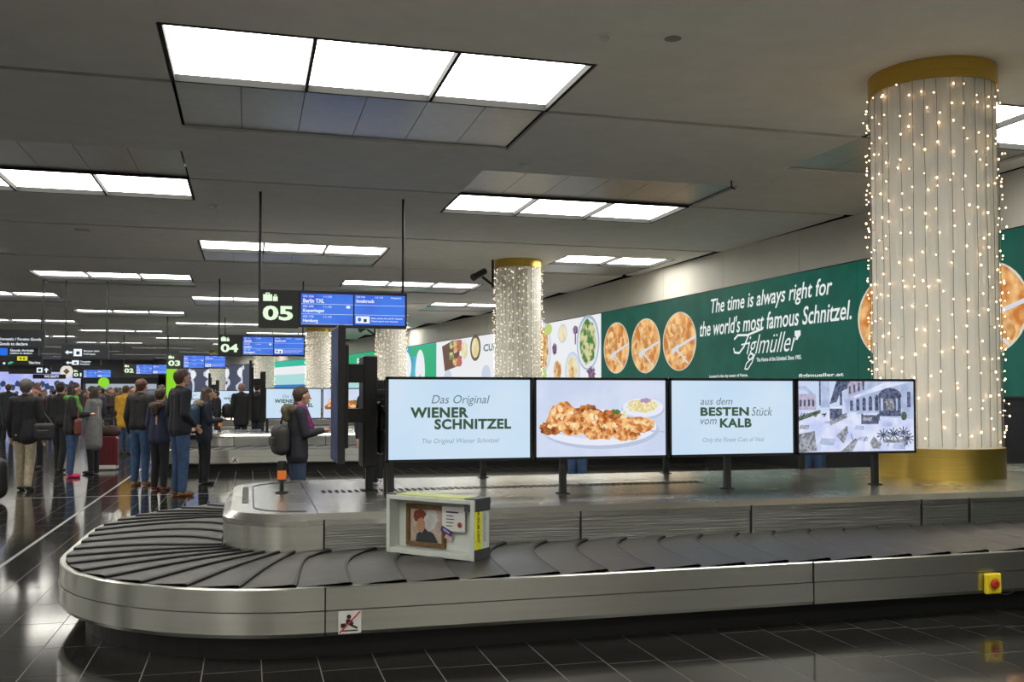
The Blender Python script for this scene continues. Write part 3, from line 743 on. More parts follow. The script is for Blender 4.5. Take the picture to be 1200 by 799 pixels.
f.ell(.06,-.035,.018,.018, mat('ink_seal', (.30,.06,.05), .5), 1); f.build('card_print', t)
f = Flat(lambda u, v, d: (.455+u*.94-v*-.35, .068-.0008*d, .165+v*.94-u*.40)); f.rect(-.045,-.018,.045,.018, mat('label_violet', (.06,.03,.22), .5), 2).text('VIENNA', -.03,-.007,.06,.014, white_p, 3, .02).rect(.0,-.045,.055,-.02, mat('label_pink', (.6,.35,.33), .5), 2); f.build('label_tag', t)

# ================================================================== wall posters (backlit)
pg = emat('poster_green', (.001,.080,.055), POSTER_E, (.002,.098,.068), 2); pw = emat('poster_white', (.95,.97,1.0), POSTER_E)
def poster(y0, y1, mbase, lab, draw, cat='poster'):
    yc = (y0+y1)/2; t = thing('backlit_poster', lab, cat, (0, 0, 0)); t.location = (0,0,0)
    wallband(MB(), 1.47, 3.93, mbase, Y0=y0, Y1=y1, d=.03, thick=.06).build('lit_panel', t)
    wallband(MB(), 3.93, 3.95, blackm, Y0=y0, Y1=y1, d=.035, thick=.06).build('frame_rail', t)
    wallband(MB(), 1.44, 1.47, blackm, Y0=y0, Y1=y1, d=.035, thick=.06).build('frame_rail', t)
    f = Flat(lambda u, v, d: wallmap(u, v, .008+.0025*d)); draw(f)
    if f.mb.v: f.build('printed_picture', t)
    return t
def ftext(f, body, yl, yr, z0, h, m, d, **k):   # text running from depth yl (left) to yr (right)
    g = Flat(lambda u, v, dd: f.mp(yl+(yr-yl)*u, v, dd)); g.text(body, 0, z0, 1.0, h, m, d, **k)
    o = len(f.mb.v); f.mb.v += g.mb.v
    for fa, mi in zip(g.mb.f, g.mb.m): f.mb.f.append(tuple(i+o for i in fa)); f.mb.m.append(f.mb.mi(g.mb.mats[mi]))
schn = emat('poster_schnitzel', (.62,.20,.03), POSTER_E*1.05, (1.0,.62,.25), 3.0, .38, .60); lemon = emat('poster_lemon', (.95,.78,.30), POSTER_E); silver = emat('poster_silver', (.75,.78,.85), POSTER_E)
def schnitzel(f, y, z, ry=.88, rz=.74, seed=1):
    f.ell(y, z, ry, rz, emat('poster_plate', (.75,.72,.62), POSTER_E), 0, 40)
    f.ell(y, z, ry*.955, rz*.965, schn, 1, 44, jit=.018, seed=seed)
    rg = random.Random(seed)
    for k in range(9):
        a = rg.uniform(0, 2*PI); q = rg.uniform(.1, .7); f.ell(y+ry*q*math.cos(a), z+rz*q*math.sin(a), rg.uniform(.06,.16), rg.uniform(.18,.34), emat('poster_crust_light', (1.0,.70,.34), POSTER_E, (.62,.24,.05), 3), 2, 12, rot=rg.uniform(0, 3), jit=.25, seed=k)
    f.stroke([(y-.85,z+.08),(y+.05,z-.14)], .07, silver, 3).stroke([(y+.05,z-.14),(y+.35,z-.25)], .13, silver, 3)
    f.stroke([(y-.45,z-.55),(y+.1,z-.2)], .05, silver, 4)
def d_green(f):
    pwh = emat('poster_letter', (.92,.95,.93), POSTER_E)
    schnitzel(f, 25.9, 2.84, seed=1); schnitzel(f, 24.0, 2.81, seed=2); schnitzel(f, 22.1, 2.83, seed=3)
    ftext(f, 'The time is always right for', 20.5, 15.9, 3.30, .44, pwh, 1, bold=.012, shear=.22)
    ftext(f, "the world's most famous Schnitzel.", 21.05, 15.35, 2.88, .38, pwh, 1, bold=.012, shear=.22)
    ftext(f, 'iglmüller', 18.95, 17.0, 2.24, .55, pwh, 1, shear=.45, bold=-.004)
    f.stroke([(19.45,2.74),(19.3,2.82),(18.9,2.80),(18.3,2.90)], .05, pwh, 2).stroke([(18.85,2.80),(19.05,2.55),(19.25,2.42),(19.45,2.44),(19.48,2.53)], .045, pwh, 2).stroke([(19.15,2.6),(18.85,2.62)], .035, pwh, 2)
    f.stroke([(18.62,2.36),(18.72,2.20),(18.9,2.05),(19.02,2.06),(18.95,2.18),(18.6,2.36)], .03, pwh, 2)
    f.poly([(17.12,2.78),(17.12,2.68),(17.02,2.62),(16.92,2.68),(16.92,2.78)], pwh, 2)
    ftext(f, 'The Home of the Schnitzel. Since 1905.', 18.55, 16.9, 2.20, .09, pwh, 1, bold=.02)
    ftext(f, 'Located in the city center of Vienna.', 20.6, 18.9, 1.87, .09, pwh, 1, bold=.02)
    ftext(f, 'figlmueller.at', 17.0, 15.6, 1.82, .09, pwh, 1, bold=.02)
def d_green2(f):
    schnitzel(f, 14.3, 2.85, seed=4); schnitzel(f, 12.15, 2.80, seed=5, ry=.85, rz=.72); schnitzel(f, 9.9, 2.8, seed=6)
poster(14.95+.25, 27.0, pg, 'green backlit poster with three schnitzels and white slogan lettering', d_green)
poster(2.2, 15.18, pg, 'green backlit poster with schnitzels, mostly hidden behind the largest column', d_green2)
bowl = emat('poster_bowl_blue', (.42,.52,.66), POSTER_E); bowl_w = emat('poster_bowl_white', (.85,.89,.96), POSTER_E); salad = emat('poster_salad', (.05,.22,.04), POSTER_E, (.75,.72,.38), 5, .42, .58)
stew = emat('poster_stew', (.55,.22,.06), POSTER_E, (.95,.70,.35), 5, .4, .6); soup = emat('poster_soup', (.85,.72,.30), POSTER_E, (.95,.88,.60), 3); berry = emat('poster_berry', (.10,.05,.12), POSTER_E, (.35,.2,.35), 8); lavender = emat('poster_shade', (.66,.74,.90), POSTER_E)
def d_food(f):
    f.ell(27.95, 3.10, .85, .86, bowl, 0).ell(27.95, 3.08, .76, .78, bowl_w, 1).ell(27.95, 3.12, .62, .70, salad, 2, jit=.06)
    f.ell(31.9, 3.1, .95, .95, lavender, 0).ell(31.9, 3.15, .85, .85, bowl_w, 1).ell(31.9, 3.15, .72, .66, stew, 2, jit=.08).ell(31.2,3.72,.35,.2, emat('poster_leaf', (.55,.72,.22), POSTER_E), 3)
    f.ell(29.95, 3.5, .38, .32, lavender, 0).ell(29.95, 3.5, .32, .27, soup, 1).ell(30.65, 3.02, .2, .2, berry, 1, jit=.1).ell(28.9, 3.55, .2, .14, berry, 1, jit=.1).stroke([(28.9,3.5),(28.9,3.12)], .1, berry, 1)
    f.ell(29.15, 2.25, .62, .62, lavender, 0).ell(29.15, 2.25, .5, .52, bowl_w, 1).ell(29.15, 2.3, .42, .42, soup, 2, jit=.08).ell(29.2, 2.2, .2, .2, stew, 3, jit=.2)
    f.ell(30.4, 2.3, .35, .32, stew, 1, jit=.1).ell(27.7, 2.15, .3, .2, berry, 1, jit=.3).ell(31.6, 2.2, .25, .2, emat('poster_leaf', (.55,.72,.22), POSTER_E), 1, jit=.3)
def d_food2(f):
    f.poly([(41.9,4.0-.1),(38.8+2.2,3.88),(41.2,2.75),(43.0,2.55),(43.4,3.7)], emat('poster_board', (.16,.08,.06), POSTER_E), 0)
    for k in range(12): f.ell(41.6+.3*math.sin(k*2.1)*2, 3.3+.45*math.cos(k*1.7), .3, .15, (stew, salad, emat('poster_meat', (.55,.16,.12), POSTER_E))[k % 3], 1, 12, jit=.2, seed=k)
    f.ell(40.5, 3.4, .45, .42, bowl_w, 0).ell(40.5, 3.4, .38, .36, soup, 1, jit=.05).ell(39.2, 3.45, .6, .55, emat('poster_wood', (.16,.11,.07), POSTER_E), 1).ell(39.2, 3.45, .42, .42, soup, 2)
    ftext(f, 'CULINARIUM', 38.3, 33.6, 3.25, .3, tx_grey, 1, bold=.03)
    f.ell(38.0, 2.3, .5, .4, lavender, 0).ell(42.6, 2.3, .5, .3, lavender, 0).ell(39.3, 2.0, .3, .2, berry, 1).ell(36, 2.4, .6, .5, stew, 1)
poster(27.02, 31.1, pw, 'white backlit food poster with a salad bowl, left of the green schnitzel poster', d_food)
poster(31.15, 44.2, pw, 'white backlit poster with wooden food board and small bowls, behind the second column', lambda f: (d_food2(f), f.ell(32.0,3.1,.9,.9,bowl_w,1).ell(32.0,3.15,.75,.7,stew,2,jit=.08) if False else f.ell(32.0,3.1,.8,.85,stew,2,jit=.08)))
teal = emat('poster_teal', (.02,.38,.55), POSTER_E, (.10,.60,.75), .8); grn2 = emat('poster_bright_green', (.02,.48,.22), POSTER_E)
def d_teal(f):
    f.rect(44.25, 1.5, 45.9, 3.9, grn2, 0).ell(46.6, 2.6, .75, 1.1, pw, 1, 20).ell(46.6, 2.1, .2, .4, bowl, 2, 12).ell(49.2, 2.9, 1.2, .85, pw, 1, 20).ell(49.0,2.2,.8,.5, lavender, 1).rect(45.9,3.4,48.2,3.9, grn2, 0)
poster(44.25, 50.6, teal, 'teal backlit poster with a white figure and green edge, right of the third column', d_teal)
def d_green3(f):
    f.rect(50.8, 1.5, 62, 2.8, emat('poster_pale_teal', (.45,.80,.80), POSTER_E), 0)
    ftext(f, 'Beautiful', 57.5, 51.0, 3.2, .45, pw, 1, bold=.02); ftext(f, 'MOMENTS', 59, 51, 2.0, .9, teal, 1, bold=.03)
poster(50.8, 62.5, grn2, 'green backlit poster with pale band, left of the third column', d_green3)
def d_stripe(f):
    f.rect(67.2, 2.9, 75.2, 3.5, pw, 0).rect(67.2, 1.5, 75.2, 2.2, emat('poster_blue', (.02,.22,.60), POSTER_E), 0).rect(67.2,2.2,75.2,2.95, emat('poster_pale_teal', (.45,.80,.80), POSTER_E), 0)
    ftext(f, 'Immobilien', 74.6, 69.5, 3.1, .35, grn2, 1, bold=.03); ftext(f, 'STROHPLATZ', 74.6, 67.8, 2.3, .6, pw, 1, bold=.04); ftext(f, 'service', 74.2, 70.0, 1.75, .25, pw, 1, bold=.03)
poster(67.2, 75.3, emat('poster_mint', (.02,.55,.38), POSTER_E), 'striped green, white and blue poster far down the wall', d_stripe)
def d_grey(y0, y1, seed):
    def d(f):
        rg = random.Random(seed)
        for k in range(3):
            y = y0+(y1-y0)*(k+.5)/3; pts = [(y+rg.uniform(-.8,.8), 3.7-j*.4) for j in range(6)]; f.stroke(pts, .35, lavender, 0).ell(y, 3.3, .5, .4, pw, 1, 12)
    return d
grey_p = emat('poster_slate', (.07,.08,.13), POSTER_E)
poster(76.5, 86.5, grey_p, 'dark grey poster with white figures at the far end, right of the 03 sign', d_grey(77, 86, 3))
poster(87.0, 96.5, grey_p, 'dark grey poster with white figures behind the tall man in jeans', d_grey(87.5, 96, 8))
# far bright wall screen at left
t = thing('video_wall', 'long pale blue video wall at the far left end of the hall', 'video wall', (-19.5, 98.5, 2.0))
MB().box(-5.5, 4.2, 0, .3, -.9, 1.7, black).build('housing', t)
f = Flat(lambda u, v, d: (u, -.01-d*.01, v)); f.rect(-5.4,-.8,4.1,1.6, emat('wall_sky', (.42,.48,.95), .9, (.62,.66,1.0), .6))
for k in range(22): f.ell(-5.1+k*.42, .25+.25*math.sin(k*2.3), .24, .3, emat('wall_silhouette', (.04,.07,.16), .8), 1, 10, jit=.2, seed=k)
f.build('screen_picture', t)
t = thing('shop_front', 'low shop front with a dark fascia at the end of the hall', 'shop front', (-11.5, 98.2, 0))
MB().box(-3.6, 3.0, 0, .6, 2.5, 3.1, mat('fascia', (.04,.045,.06), .5)).build('fascia', t)
f = Flat(lambda u, v, d: (u, -.01-d*.01, v)); f.rect(-3.4,2.0,2.9,2.5, emat('shop_glow', (.45,.52,.62), .8)).rect(-3.3,.3,2.8,1.95, emat('shop_glass', (.10,.12,.14), .6, (.25,.28,.3), 1.5)); f.build('shop_window', t)
# ================================================================== hanging signs
sign_dk = mat('sign_dark', (.028,.032,.027), .45); sign_tx = emat('sign_text', (.80,1.0,.72), 1.0); scr_blue = emat('sign_blue', (.045,.12,.68), 1.0, (.06,.20,.80), 1.5); sign_w = emat('sign_white', (.85,.92,1.0), 1.0)
def case_icon(f, u, v, s, m, dk, d=1):
    f.rect(u-s, v-s*.5, u+s*.25, v+s*.45, m, d).rect(u-s*.65, v+s*.45, u-s*.1, v+s*.7, m, d).rect(u-s*.5, v+s*.45, u-s*.25, v+s*.58, dk, d+1)
    f.rect(u+.35*s, v-s*.5, u+s, v+s*.15, m, d).rect(u+.5*s, v+s*.15, u+s*.85, v+s*.45, m, d).rect(u+s*.6, v+s*.15, u+s*.75, v+s*.32, dk, d+1)
def carousel_sign(x, y, num, rows, lab, sc=1.0):
    t = thing('carousel_sign', lab, 'sign', (x, y, 2.58), 0)
    MB().bbox(0, .64, 0, .12, 0, .62, sign_dk, .006).build('number_panel', t)
    MB().bbox(.64, 2.42, -.01, .12, .02, .62, mat('screen_housing', (.008,.012,.05), .4), .006).build('screen_housing', t)
    for k in range(2):
        u0 = .68+k*.865; f = Flat(lambda u, v, d: (u, -.012-.0015*d, v)); f.rect(u0, .07, u0+.84, .57, scr_blue)
        if k == 0:
            for q, (a, b) in enumerate(rows):
                zz = .565-.166*(q+1); f.rect(u0, zz, u0+.84, zz+.005, sign_w, 1); f.text(a, u0+.03, zz+.112, .17, .032, sign_w, 1, .01).text('11:35', u0+.36, zz+.112, .13, .028, sign_w, 1).text(b, u0+.03, zz+.02, .055*len(b)*.62, .068, sign_w, 1, .03)
            f.ell(u0+.76, .36, .035, .025, sign_w, 1, 12)
        else:
            f.text('OS 910', u0+.03, .52, .14, .03, sign_w, 1, .01).text('12:10', u0+.34, .52, .13, .028, sign_w, 1).text('Gepäck', u0+.6, .51, .18, .035, sign_w, 1, .01).text('Innsbruck', u0+.03, .44, .30, .055, sign_w, 1, .03).rect(u0, .395, u0+.84, .40, sign_w, 1).rect(u0, .235, u0+.84, .24, sign_w, 1)
            f.rect(u0+.02, .10, u0+.25, .215, sign_w, 1).rect(u0+.15,.12,u0+.20,.17, sign_dk, 2).ell(u0+.08,.16,.03,.035, scr_blue, 2, 12).text('Bitte achten Sie auf Ihr Gepäck', u0+.28, .165, .52, .03, sign_w, 1, .02).text('Please watch your baggage', u0+.28, .12, .44, .028, sign_w, 1, .02)
        f.build('screen', t)
    f = Flat(lambda u, v, d: (u, -.003-.0015*d, v)); f.text(num, .07, .12, .48, .24, sign_tx, 1, .035); case_icon(f, .19, .49, .115, sign_tx, sign_dk); f.build('number_lettering', t)
    for xx in (.02, 2.36): MB().tube((xx, .06, .6), (xx, .06, H-2.58), .022, black, n=10).build('hanging_rod', t)
carousel_sign(.13, 16.0, '05', [('OS 226', 'Berlin TXL'), ('OS 302', 'Kopenhagen'), ('OS 176', 'Hamburg')], 'hanging black sign numbered 05 with two blue arrival screens')
carousel_sign(-.86, 28.5, '04', [('OS 114', 'Zürich'), ('OS 502', 'London'), ('OS 190', 'Stuttgart')], 'hanging black sign numbered 04 with two screens, the second of the row of signs')
carousel_sign(-3.38, 43.0, '03', [('OS 66', 'Graz'), ('OS 702', 'Varna'), ('OS 24', 'Split')], 'hanging black sign numbered 03 with two screens, above the lime banner')
carousel_sign(-6.75, 57.0, '02', [('OS 66', 'Rom'), ('OS 702', 'Nizza'), ('OS 24', 'Basel')], 'small distant hanging sign numbered 02')
carousel_sign(-11.45, 70.0, '01', [('OS 66', 'Linz'), ('OS 702', 'Lyon'), ('OS 24', 'Paris')], 'smallest distant hanging sign numbered 01')
wsg = mat('wayfinding_black', (.018,.02,.026), .4)
def wsign(x0, x1, y, z0, z1, lab, draw, rods=True):
    t = thing('wayfinding_sign', lab, 'sign', (x0, y, z0)); MB().bbox(0, x1-x0, 0, .14, 0, z1-z0, wsg, .008).build('sign_box', t)
    f = Flat(lambda u, v, d: (u, -.004-.0015*d, v)); draw(f, x1-x0, z1-z0)
    if f.mb.v: f.build('lettering', t)
    if rods:
        for xx in (.1, x1-x0-.06): MB().tube((xx, .07, z1-z0), (xx, .07, H-z0), .02, black, n=8).build('hanging_rod', t)
def arrow(f, u, v, s, m): f.poly([(u-s, v), (u-s*.2, v+s*.7), (u-s*.2, v+s*.25), (u+s, v+s*.25), (u+s, v-s*.25), (u-s*.2, v-s*.25), (u-s*.2, v-s*.7)], m, 1)
wsign(-7.8, -5.66, 30, 2.84, 3.34, 'largest black wayfinding sign at the left edge with two lines of white text', lambda f, W, Hh: f.text('Domestic / Foreign Goods', .95, .17, 1.1, .10, sign_w, 1, .02).text('Goods to declare', .95, .05, .75, .09, sign_w, 1, .02))
wsign(-7.8, -5.88, 30.3, 2.62, 2.82, 'narrow sign with blue square below the largest wayfinding sign', lambda f, W, Hh: f.rect(.62, .0, 1.12, .2, emat('eu_blue', (.02,.16,.75), 1.0), 1).text('Goods Arrivals', 1.18, .11, .62, .07, sign_w, 1, .02).text('nothing to declare', 1.18, .02, .58, .07, sign_w, 1, .02), False)
wsign(-5.22, -3.96, 30, 2.52, 2.95, 'black wayfinding sign with white arrow and suitcase symbol', lambda f, W, Hh: (arrow(f, .2, .19, .10, sign_w), f.rect(.33,.08,.55,.29,sign_w,1).rect(.40,.13,.49,.22,wsg,2).text('Baggage claim', .60,.20,.42,.06,sign_w,1,.02).text('01-05 Gepäck', .60,.11,.32,.06,sign_w,1,.02)))
wsign(-5.22, -4.21, 30.3, 2.33, 2.51, 'lower black sign with white arrow and small pictogram', lambda f, W, Hh: (arrow(f, .16, .09, .08, sign_w), f.rect(.24,.03,.43,.16,sign_w,1).rect(.30,.06,.37,.11,wsg,2).text('Transfer', .46,.10,.30,.05,sign_w,1,.02).text('Anschluss', .46,.03,.26,.05,sign_w,1,.02)), False)
wsign(-11.5, -8.58, 45, 2.74, 3.13, 'black sign with a yellow B panel and green walking arrow', lambda f, W, Hh: (f.rect(1.95,.2,2.35,.38,emat('sign_yellow', (.75,.72,.02), 1.0),1).text('B B',2.05,.24,.22,.1,sign_dk,2,.03).poly([(1.62,.02),(1.82,.11),(1.78,.15),(1.7,.16),(1.6,.11)],emat('sign_green', (.03,.5,.25), 1.0),1), f.ell(1.45,.08,.05,.05,sign_w,1,12).text('Toiletten Services',2.4,.06,.45,.12,sign_w,1,.02)))
wsign(-9.94, -8.28, 45.3, 2.38, 2.72, 'black sign with a boxed suitcase symbol and upward arrow', lambda f, W, Hh: f.rect(1.1,.06,1.33,.27,sign_w,1).rect(1.16,.11,1.27,.22,wsg,2).poly([(1.48,.27),(1.38,.16),(1.45,.16),(1.45,.06),(1.51,.06),(1.51,.16),(1.58,.16)],sign_w,1), False)
wsign(-9.05, -7.75, 45.6, 2.18, 2.37, 'lowest small black sign with a white word, left part of the hall', lambda f, W, Hh: f.text('WC DUTY', .45, .05, .6, .1, sign_w, 1, .04), False)
t = thing('round_sign', 'round white sign with a brown diamond at the end of the hall', 'sign', (-9.29, 55.0, 2.71))
MB().lathe([(0,-.04),(.30,-.04),(.32,0),(.30,.06),(0,.06)], (0,0,0), emat('round_sign_white', (.85,.80,.72), .9), 24, axis='y').build('disc', t, True)
f = Flat(lambda u, v, d: (u, -.042-.004*d, v)); f.poly([(-.16,0),(0,-.16),(.16,0),(0,.16)], mat('diamond_brown', (.2,.12,.05), .5), 1); f.build('emblem', t)
MB().tube((0,.02,.3), (0,.02,H-2.71), .02, black, n=8).build('hanging_rod', t)
limeg = emat('lime_banner', (.30,.80,.02), .85)
t = thing('lime_banner', 'bright lime green vertical banner below the 03 sign', 'banner', (-3.39, 46, 0)); MB().bbox(-.23, .23, 0, .1, .2, 2.74, limeg, .01).build('banner_cloth', t); MB().bbox(-.3, .3, -.1, .2, 0, .2, blackm, .01).build('base', t)
t = thing('lime_sign', 'round lime green sign standing above the crowd', 'sign', (-5.70, 42, 0)); MB().lathe([(0,-.03),(.21,-.03),(.21,.03),(0,.03)], (0,0,1.98), limeg, 20, axis='y').build('disc', t, True); MB().tube((0,0,0),(0,0,1.75), .02, blackm).build('pole', t)

# ================================================================== security cameras
def cctv(x, y, z, s, lab):
    t = thing('security_camera', lab, 'camera', (x, y, z))
    MB().bbox(.28*s, .34*s, -.03*s, .03*s, -.30*s, .45*s, black, .004).build('bracket', t)
    MB().tube((.3*s,0,-.22*s), (.02*s,0,-.02*s), .035*s, black).build('arm', t)
    bm = MB(); d = Vector((-.8,-.3,-.45)).normalized(); p = Vector((.10,0,.14))*s; bm.tube(p, p+d*.40*s, .085*s, black, n=10); bm.tube(p+d*.36*s, p+d*.46*s, .095*s, black, n=10); bm.build('camera_body', t)
cctv(5.40, 22.5, 4.36, .9, 'black security camera on the second column near the ceiling')
cctv(4.22, 36.0, 3.95, 1.0, 'small black security camera right of the 05 sign')

# ================================================================== people
def person(x, y, rz, h, top, legs, lab, hair=(.03,.02,.015), vox=.011, coat_len=.50, pose='down', shoes=(.02,.02,.02), female=False, walk=0.0, sk=None, hood=None, scarf=None, hat=None, lowskin=False, grp=None, longhair=False):
    t = thing('person', lab, 'person', (x, y, 0), rz, grp); far = vox > .015
    sk = sk or skin; hz = lambda k: k*h; w_ = .105*h if not female else .095*h
    cm = mat('cloth_%d_%d_%d' % tuple(int(c*1000) for c in top), top, .8, var=.15, scale=12); lm = mat('cloth_%d_%d_%d' % tuple(int(c*1000) for c in legs), legs, .85, var=.2, scale=14)
    hm = mat('hair_%d_%d_%d' % tuple(int(c*1000) for c in hair), hair, .6, var=.2, scale=40); sm = mat('shoe_%d_%d_%d' % tuple(int(c*1000) for c in shoes), shoes, .5)
    st = walk*.12*h
    hipL, hipR = Vector((-.048*h, 0, .51*h)), Vector((.048*h, 0, .51*h))
    kL, kR = Vector((-.052*h, st*.6+.01*h, .285*h)), Vector((.052*h, -st*.3+.01*h, .285*h))
    aL, aR = Vector((-.055*h, st, .05*h)), Vector((.055*h, -st, .05*h+abs(st)*.2))
    shL, shR = Vector((-w_, 0, .81*h)), Vector((w_, 0, .81*h))
    if pose == 'down': arms = [(shL, Vector((-w_-.035*h, -.01*h, .64*h)), Vector((-w_-.03*h, .04*h, .49*h))), (shR, Vector((w_+.035*h, -.01*h, .64*h)), Vector((w_+.03*h, .04*h, .49*h)))]
    elif pose == 'phone': arms = [(shL, Vector((-w_-.02*h, .03*h, .65*h)), Vector((-.03*h, .17*h, .66*h))), (shR, Vector((w_+.02*h, .03*h, .65*h)), Vector((.03*h, .18*h, .67*h)))]
    elif pose == 'one': arms = [(shL, Vector((-w_-.035*h, -.01*h, .64*h)), Vector((-w_-.03*h, .04*h, .49*h))), (shR, Vector((w_+.02*h, .02*h, .65*h)), Vector((.04*h, .17*h, .66*h)))]
    else: arms = [(shL, Vector((-w_-.03*h, -.03*h, .65*h)), Vector((-w_*.8, .08*h, .56*h))), (shR, Vector((w_+.03*h, -.03*h, .65*h)), Vector((w_*.8, .08*h, .56*h)))]
    hc = Vector((0, .015*h, .925*h))
    if pose in ('phone', 'one'): hc = Vector((0, .035*h, .922*h))
    head = [(hc+Vector((0,-.008*h,.012*h)), .054*h, hc+Vector((0,.006*h,.014*h)), .050*h, (.86,1.05)), (hc+Vector((0,.012*h,-.010*h)), .042*h, hc+Vector((0,.020*h,-.034*h)), .028*h, (.9,1)),
            (hc+Vector((0,.052*h,-.002*h)), .006*h, hc+Vector((0,.064*h,-.014*h)), .009*h), (hc+Vector((0,.046*h,-.036*h)), .012*h, hc+Vector((0,.046*h,-.040*h)), .012*h),
            (hc+Vector((-.048*h,0,0)), .010*h, hc+Vector((-.048*h,.002*h,-.012*h)), .007*h), (hc+Vector((.048*h,0,0)), .010*h, hc+Vector((.048*h,.002*h,-.012*h)), .007*h),
            (Vector((0,-.01*h,.80*h)), .034*h, hc+Vector((0,-.008*h,-.02*h)), .032*h)]
    body = head+[(Vector((0,0,.79*h)), .07*h, Vector((0,0,.55*h)), .075*h, (1.2,.75)), (shL, .03*h, shR, .03*h)]
    body += [(hipL, .048*h, kL, .034*h), (kL, .034*h, aL, .022*h), (hipR, .048*h, kR, .034*h), (kR, .034*h, aR, .022*h)]
    for n_, (s_, e_, w2) in enumerate(arms):
        body += [(s_, .028*h, e_, .022*h), (e_, .022*h, w2, .015*h)]
        d = (w2-e_).normalized(); sd = Vector((1,0,0)) if abs(d.x) < .8 else Vector((0,1,0)); sd = (sd-d*sd.dot(d)).normalized()
        if pose in ('down', 'pocket'): sd = Vector((0,1,0)); sd = (sd-d*sd.dot(d)).normalized()
        pn = d.cross(sd).normalized()
        body.append((w2, .014*h, w2+d*.045*h, .017*h))
        if not far:
            for q in range(4):
                o = sd*(.016*h*(q-1.5)*.62); L = (.040, .045, .042, .034)[q]*h; k1 = w2+d*.052*h+o; k2 = k1+d*L*.55+pn*.004*h; k3 = k2+d*L*.4+pn*.012*h
                body += [(k1, .0058*h, k2, .0050*h), (k2, .0050*h, k3, .0042*h)]
            tb = w2+d*.018*h-sd*.014*h*(1 if n_ else -1)*-1; body.append((tb, .0068*h, tb+d*.03*h+sd*.02*h*(1 if n_ else 1), .0052*h))
        else: body.append((w2+d*.05*h, .014*h, w2+d*.085*h, .010*h, ))
    link('body', soft(body, min(vox, .008) if not far else vox*.8, 2, sk), t)
    # coat / jacket
    hem = coat_len*h; k = .90 if female else 1.0
    coat = [(Vector((-.035*h,0,.80*h)), .062*h*k, Vector((-.03*h,0,.60*h)), .066*h*k, (1.15,1.0)), (Vector((.035*h,0,.80*h)), .062*h*k, Vector((.03*h,0,.60*h)), .066*h*k, (1.15,1.0)),
            (shL+Vector((0,0,-.005*h)), .042*h, shR+Vector((0,0,-.005*h)), .042*h), (Vector((0,-.005*h,.845*h)), .040*h, Vector((0,-.005*h,.80*h)), .06*h)]
    coat += [(Vector((-.035*h,0,.62*h)), .068*h, Vector((-.038*h,st*.3,hem+.06*h)), .072*h, (1.1,1.0)), (Vector((.035*h,0,.62*h)), .068*h, Vector((.038*h,-st*.3,hem+.06*h)), .072*h, (1.1,1.0))]
    for s_, e_, w2 in arms: coat += [(s_, .043*h, e_, .034*h), (e_, .034*h, w2-(w2-e_)*.04, .025*h)]
    link('coat', soft(coat, vox, 3, cm), t)
    tr = [(hipL+Vector((0,0,0)), .056*h, kL, .042*h), (kL, .042*h, aL+Vector((0,-.004*h,0)), .032*h), (hipR+Vector((0,0,0)), .056*h, kR, .042*h), (kR, .042*h, aR+Vector((0,-.004*h,0)), .032*h), (hipL, .056*h, hipR, .056*h)]
    link('trousers', soft(tr, vox, 3, lm), t)
    for a_ in (aL, aR):
        z = a_.z-.05*h; link('shoe', soft([(Vector((a_.x, a_.y-.015*h, z+.024*h)), .022*h, Vector((a_.x, a_.y+.07*h, z+.018*h)), .017*h, (1.15,1)), (Vector((a_.x, a_.y, z+.045*h)), .026*h, Vector((a_.x, a_.y, z+.024*h)), .024*h),
              (Vector((a_.x, a_.y+.05*h, z+.02*h)), .024*h, Vector((a_.x, a_.y+.085*h, z+.018*h)), .016*h, (1.1,1))], vox*.9, 2, sm), t)
    hp = [(hc+Vector((0,-.016*h,.022*h)), .058*h, hc+Vector((0,-.002*h,.030*h)), .050*h, (.92,1.0)), (hc+Vector((0,-.028*h,.0)), .046*h, hc+Vector((0,-.026*h,-.012*h)), .040*h, (1.0,.9))]
    if longhair: hp += [(hc+Vector((-.035*h,-.02*h,-.01*h)), .026*h, hc+Vector((-.04*h,-.02*h,-.09*h)), .022*h), (hc+Vector((.035*h,-.02*h,-.01*h)), .026*h, hc+Vector((.04*h,-.02*h,-.09*h)), .022*h), (hc+Vector((0,-.045*h,-.01*h)), .034*h, hc+Vector((0,-.04*h,-.10*h)), .036*h)]
    link('hair', soft(hp, vox*.8, 2, hm), t)
    if not far:
        for s_ in (-1, 1): MB().lathe([(0,-.006*h),(.0045*h,-.003*h),(.0045*h,.003*h),(0,.006*h)], (hc.x+s_*.019*h, hc.y+.050*h, hc.z+.004*h), mat('eye_dark', (.02,.015,.012), .2), 8, axis='y').build('eye', t, True)
        MB().box(-.016*h, .016*h, hc.y+.0535*h, hc.y+.0585*h, hc.z-.0345*h, hc.z-.030*h, mat('lips', (.35,.12,.10), .5)).build('mouth', t)
    if hood is not None: link('hood', soft([(Vector((-.05*h,-.05*h,.83*h)), .036*h, Vector((.05*h,-.05*h,.83*h)), .036*h), (Vector((0,-.075*h,.82*h)), .05*h, Vector((0,-.075*h,.77*h)), .035*h)], vox, 3, mat('hood_%d' % int(hood[0]*1000), hood, .9, var=.4, scale=30)), t)
    if scarf is not None:
        a = [Vector((.052*h*math.cos(q*PI/4), .05*h*math.sin(q*PI/4), .835*h)) for q in range(9)]
        link('scarf', soft([(p, .028*h, q, .028*h) for p, q in zip(a, a[1:])]+[(Vector((.04*h,.04*h,.82*h)), .03*h, Vector((.05*h,.085*h,.70*h)), .03*h), (Vector((-.08*h,.0,.80*h)), .045*h, Vector((.08*h,.0,.80*h)), .045*h)], vox, 2, mat('scarf_%d' % int(scarf[1]*1000), scarf, .9, var=.5, scale=25)), t)
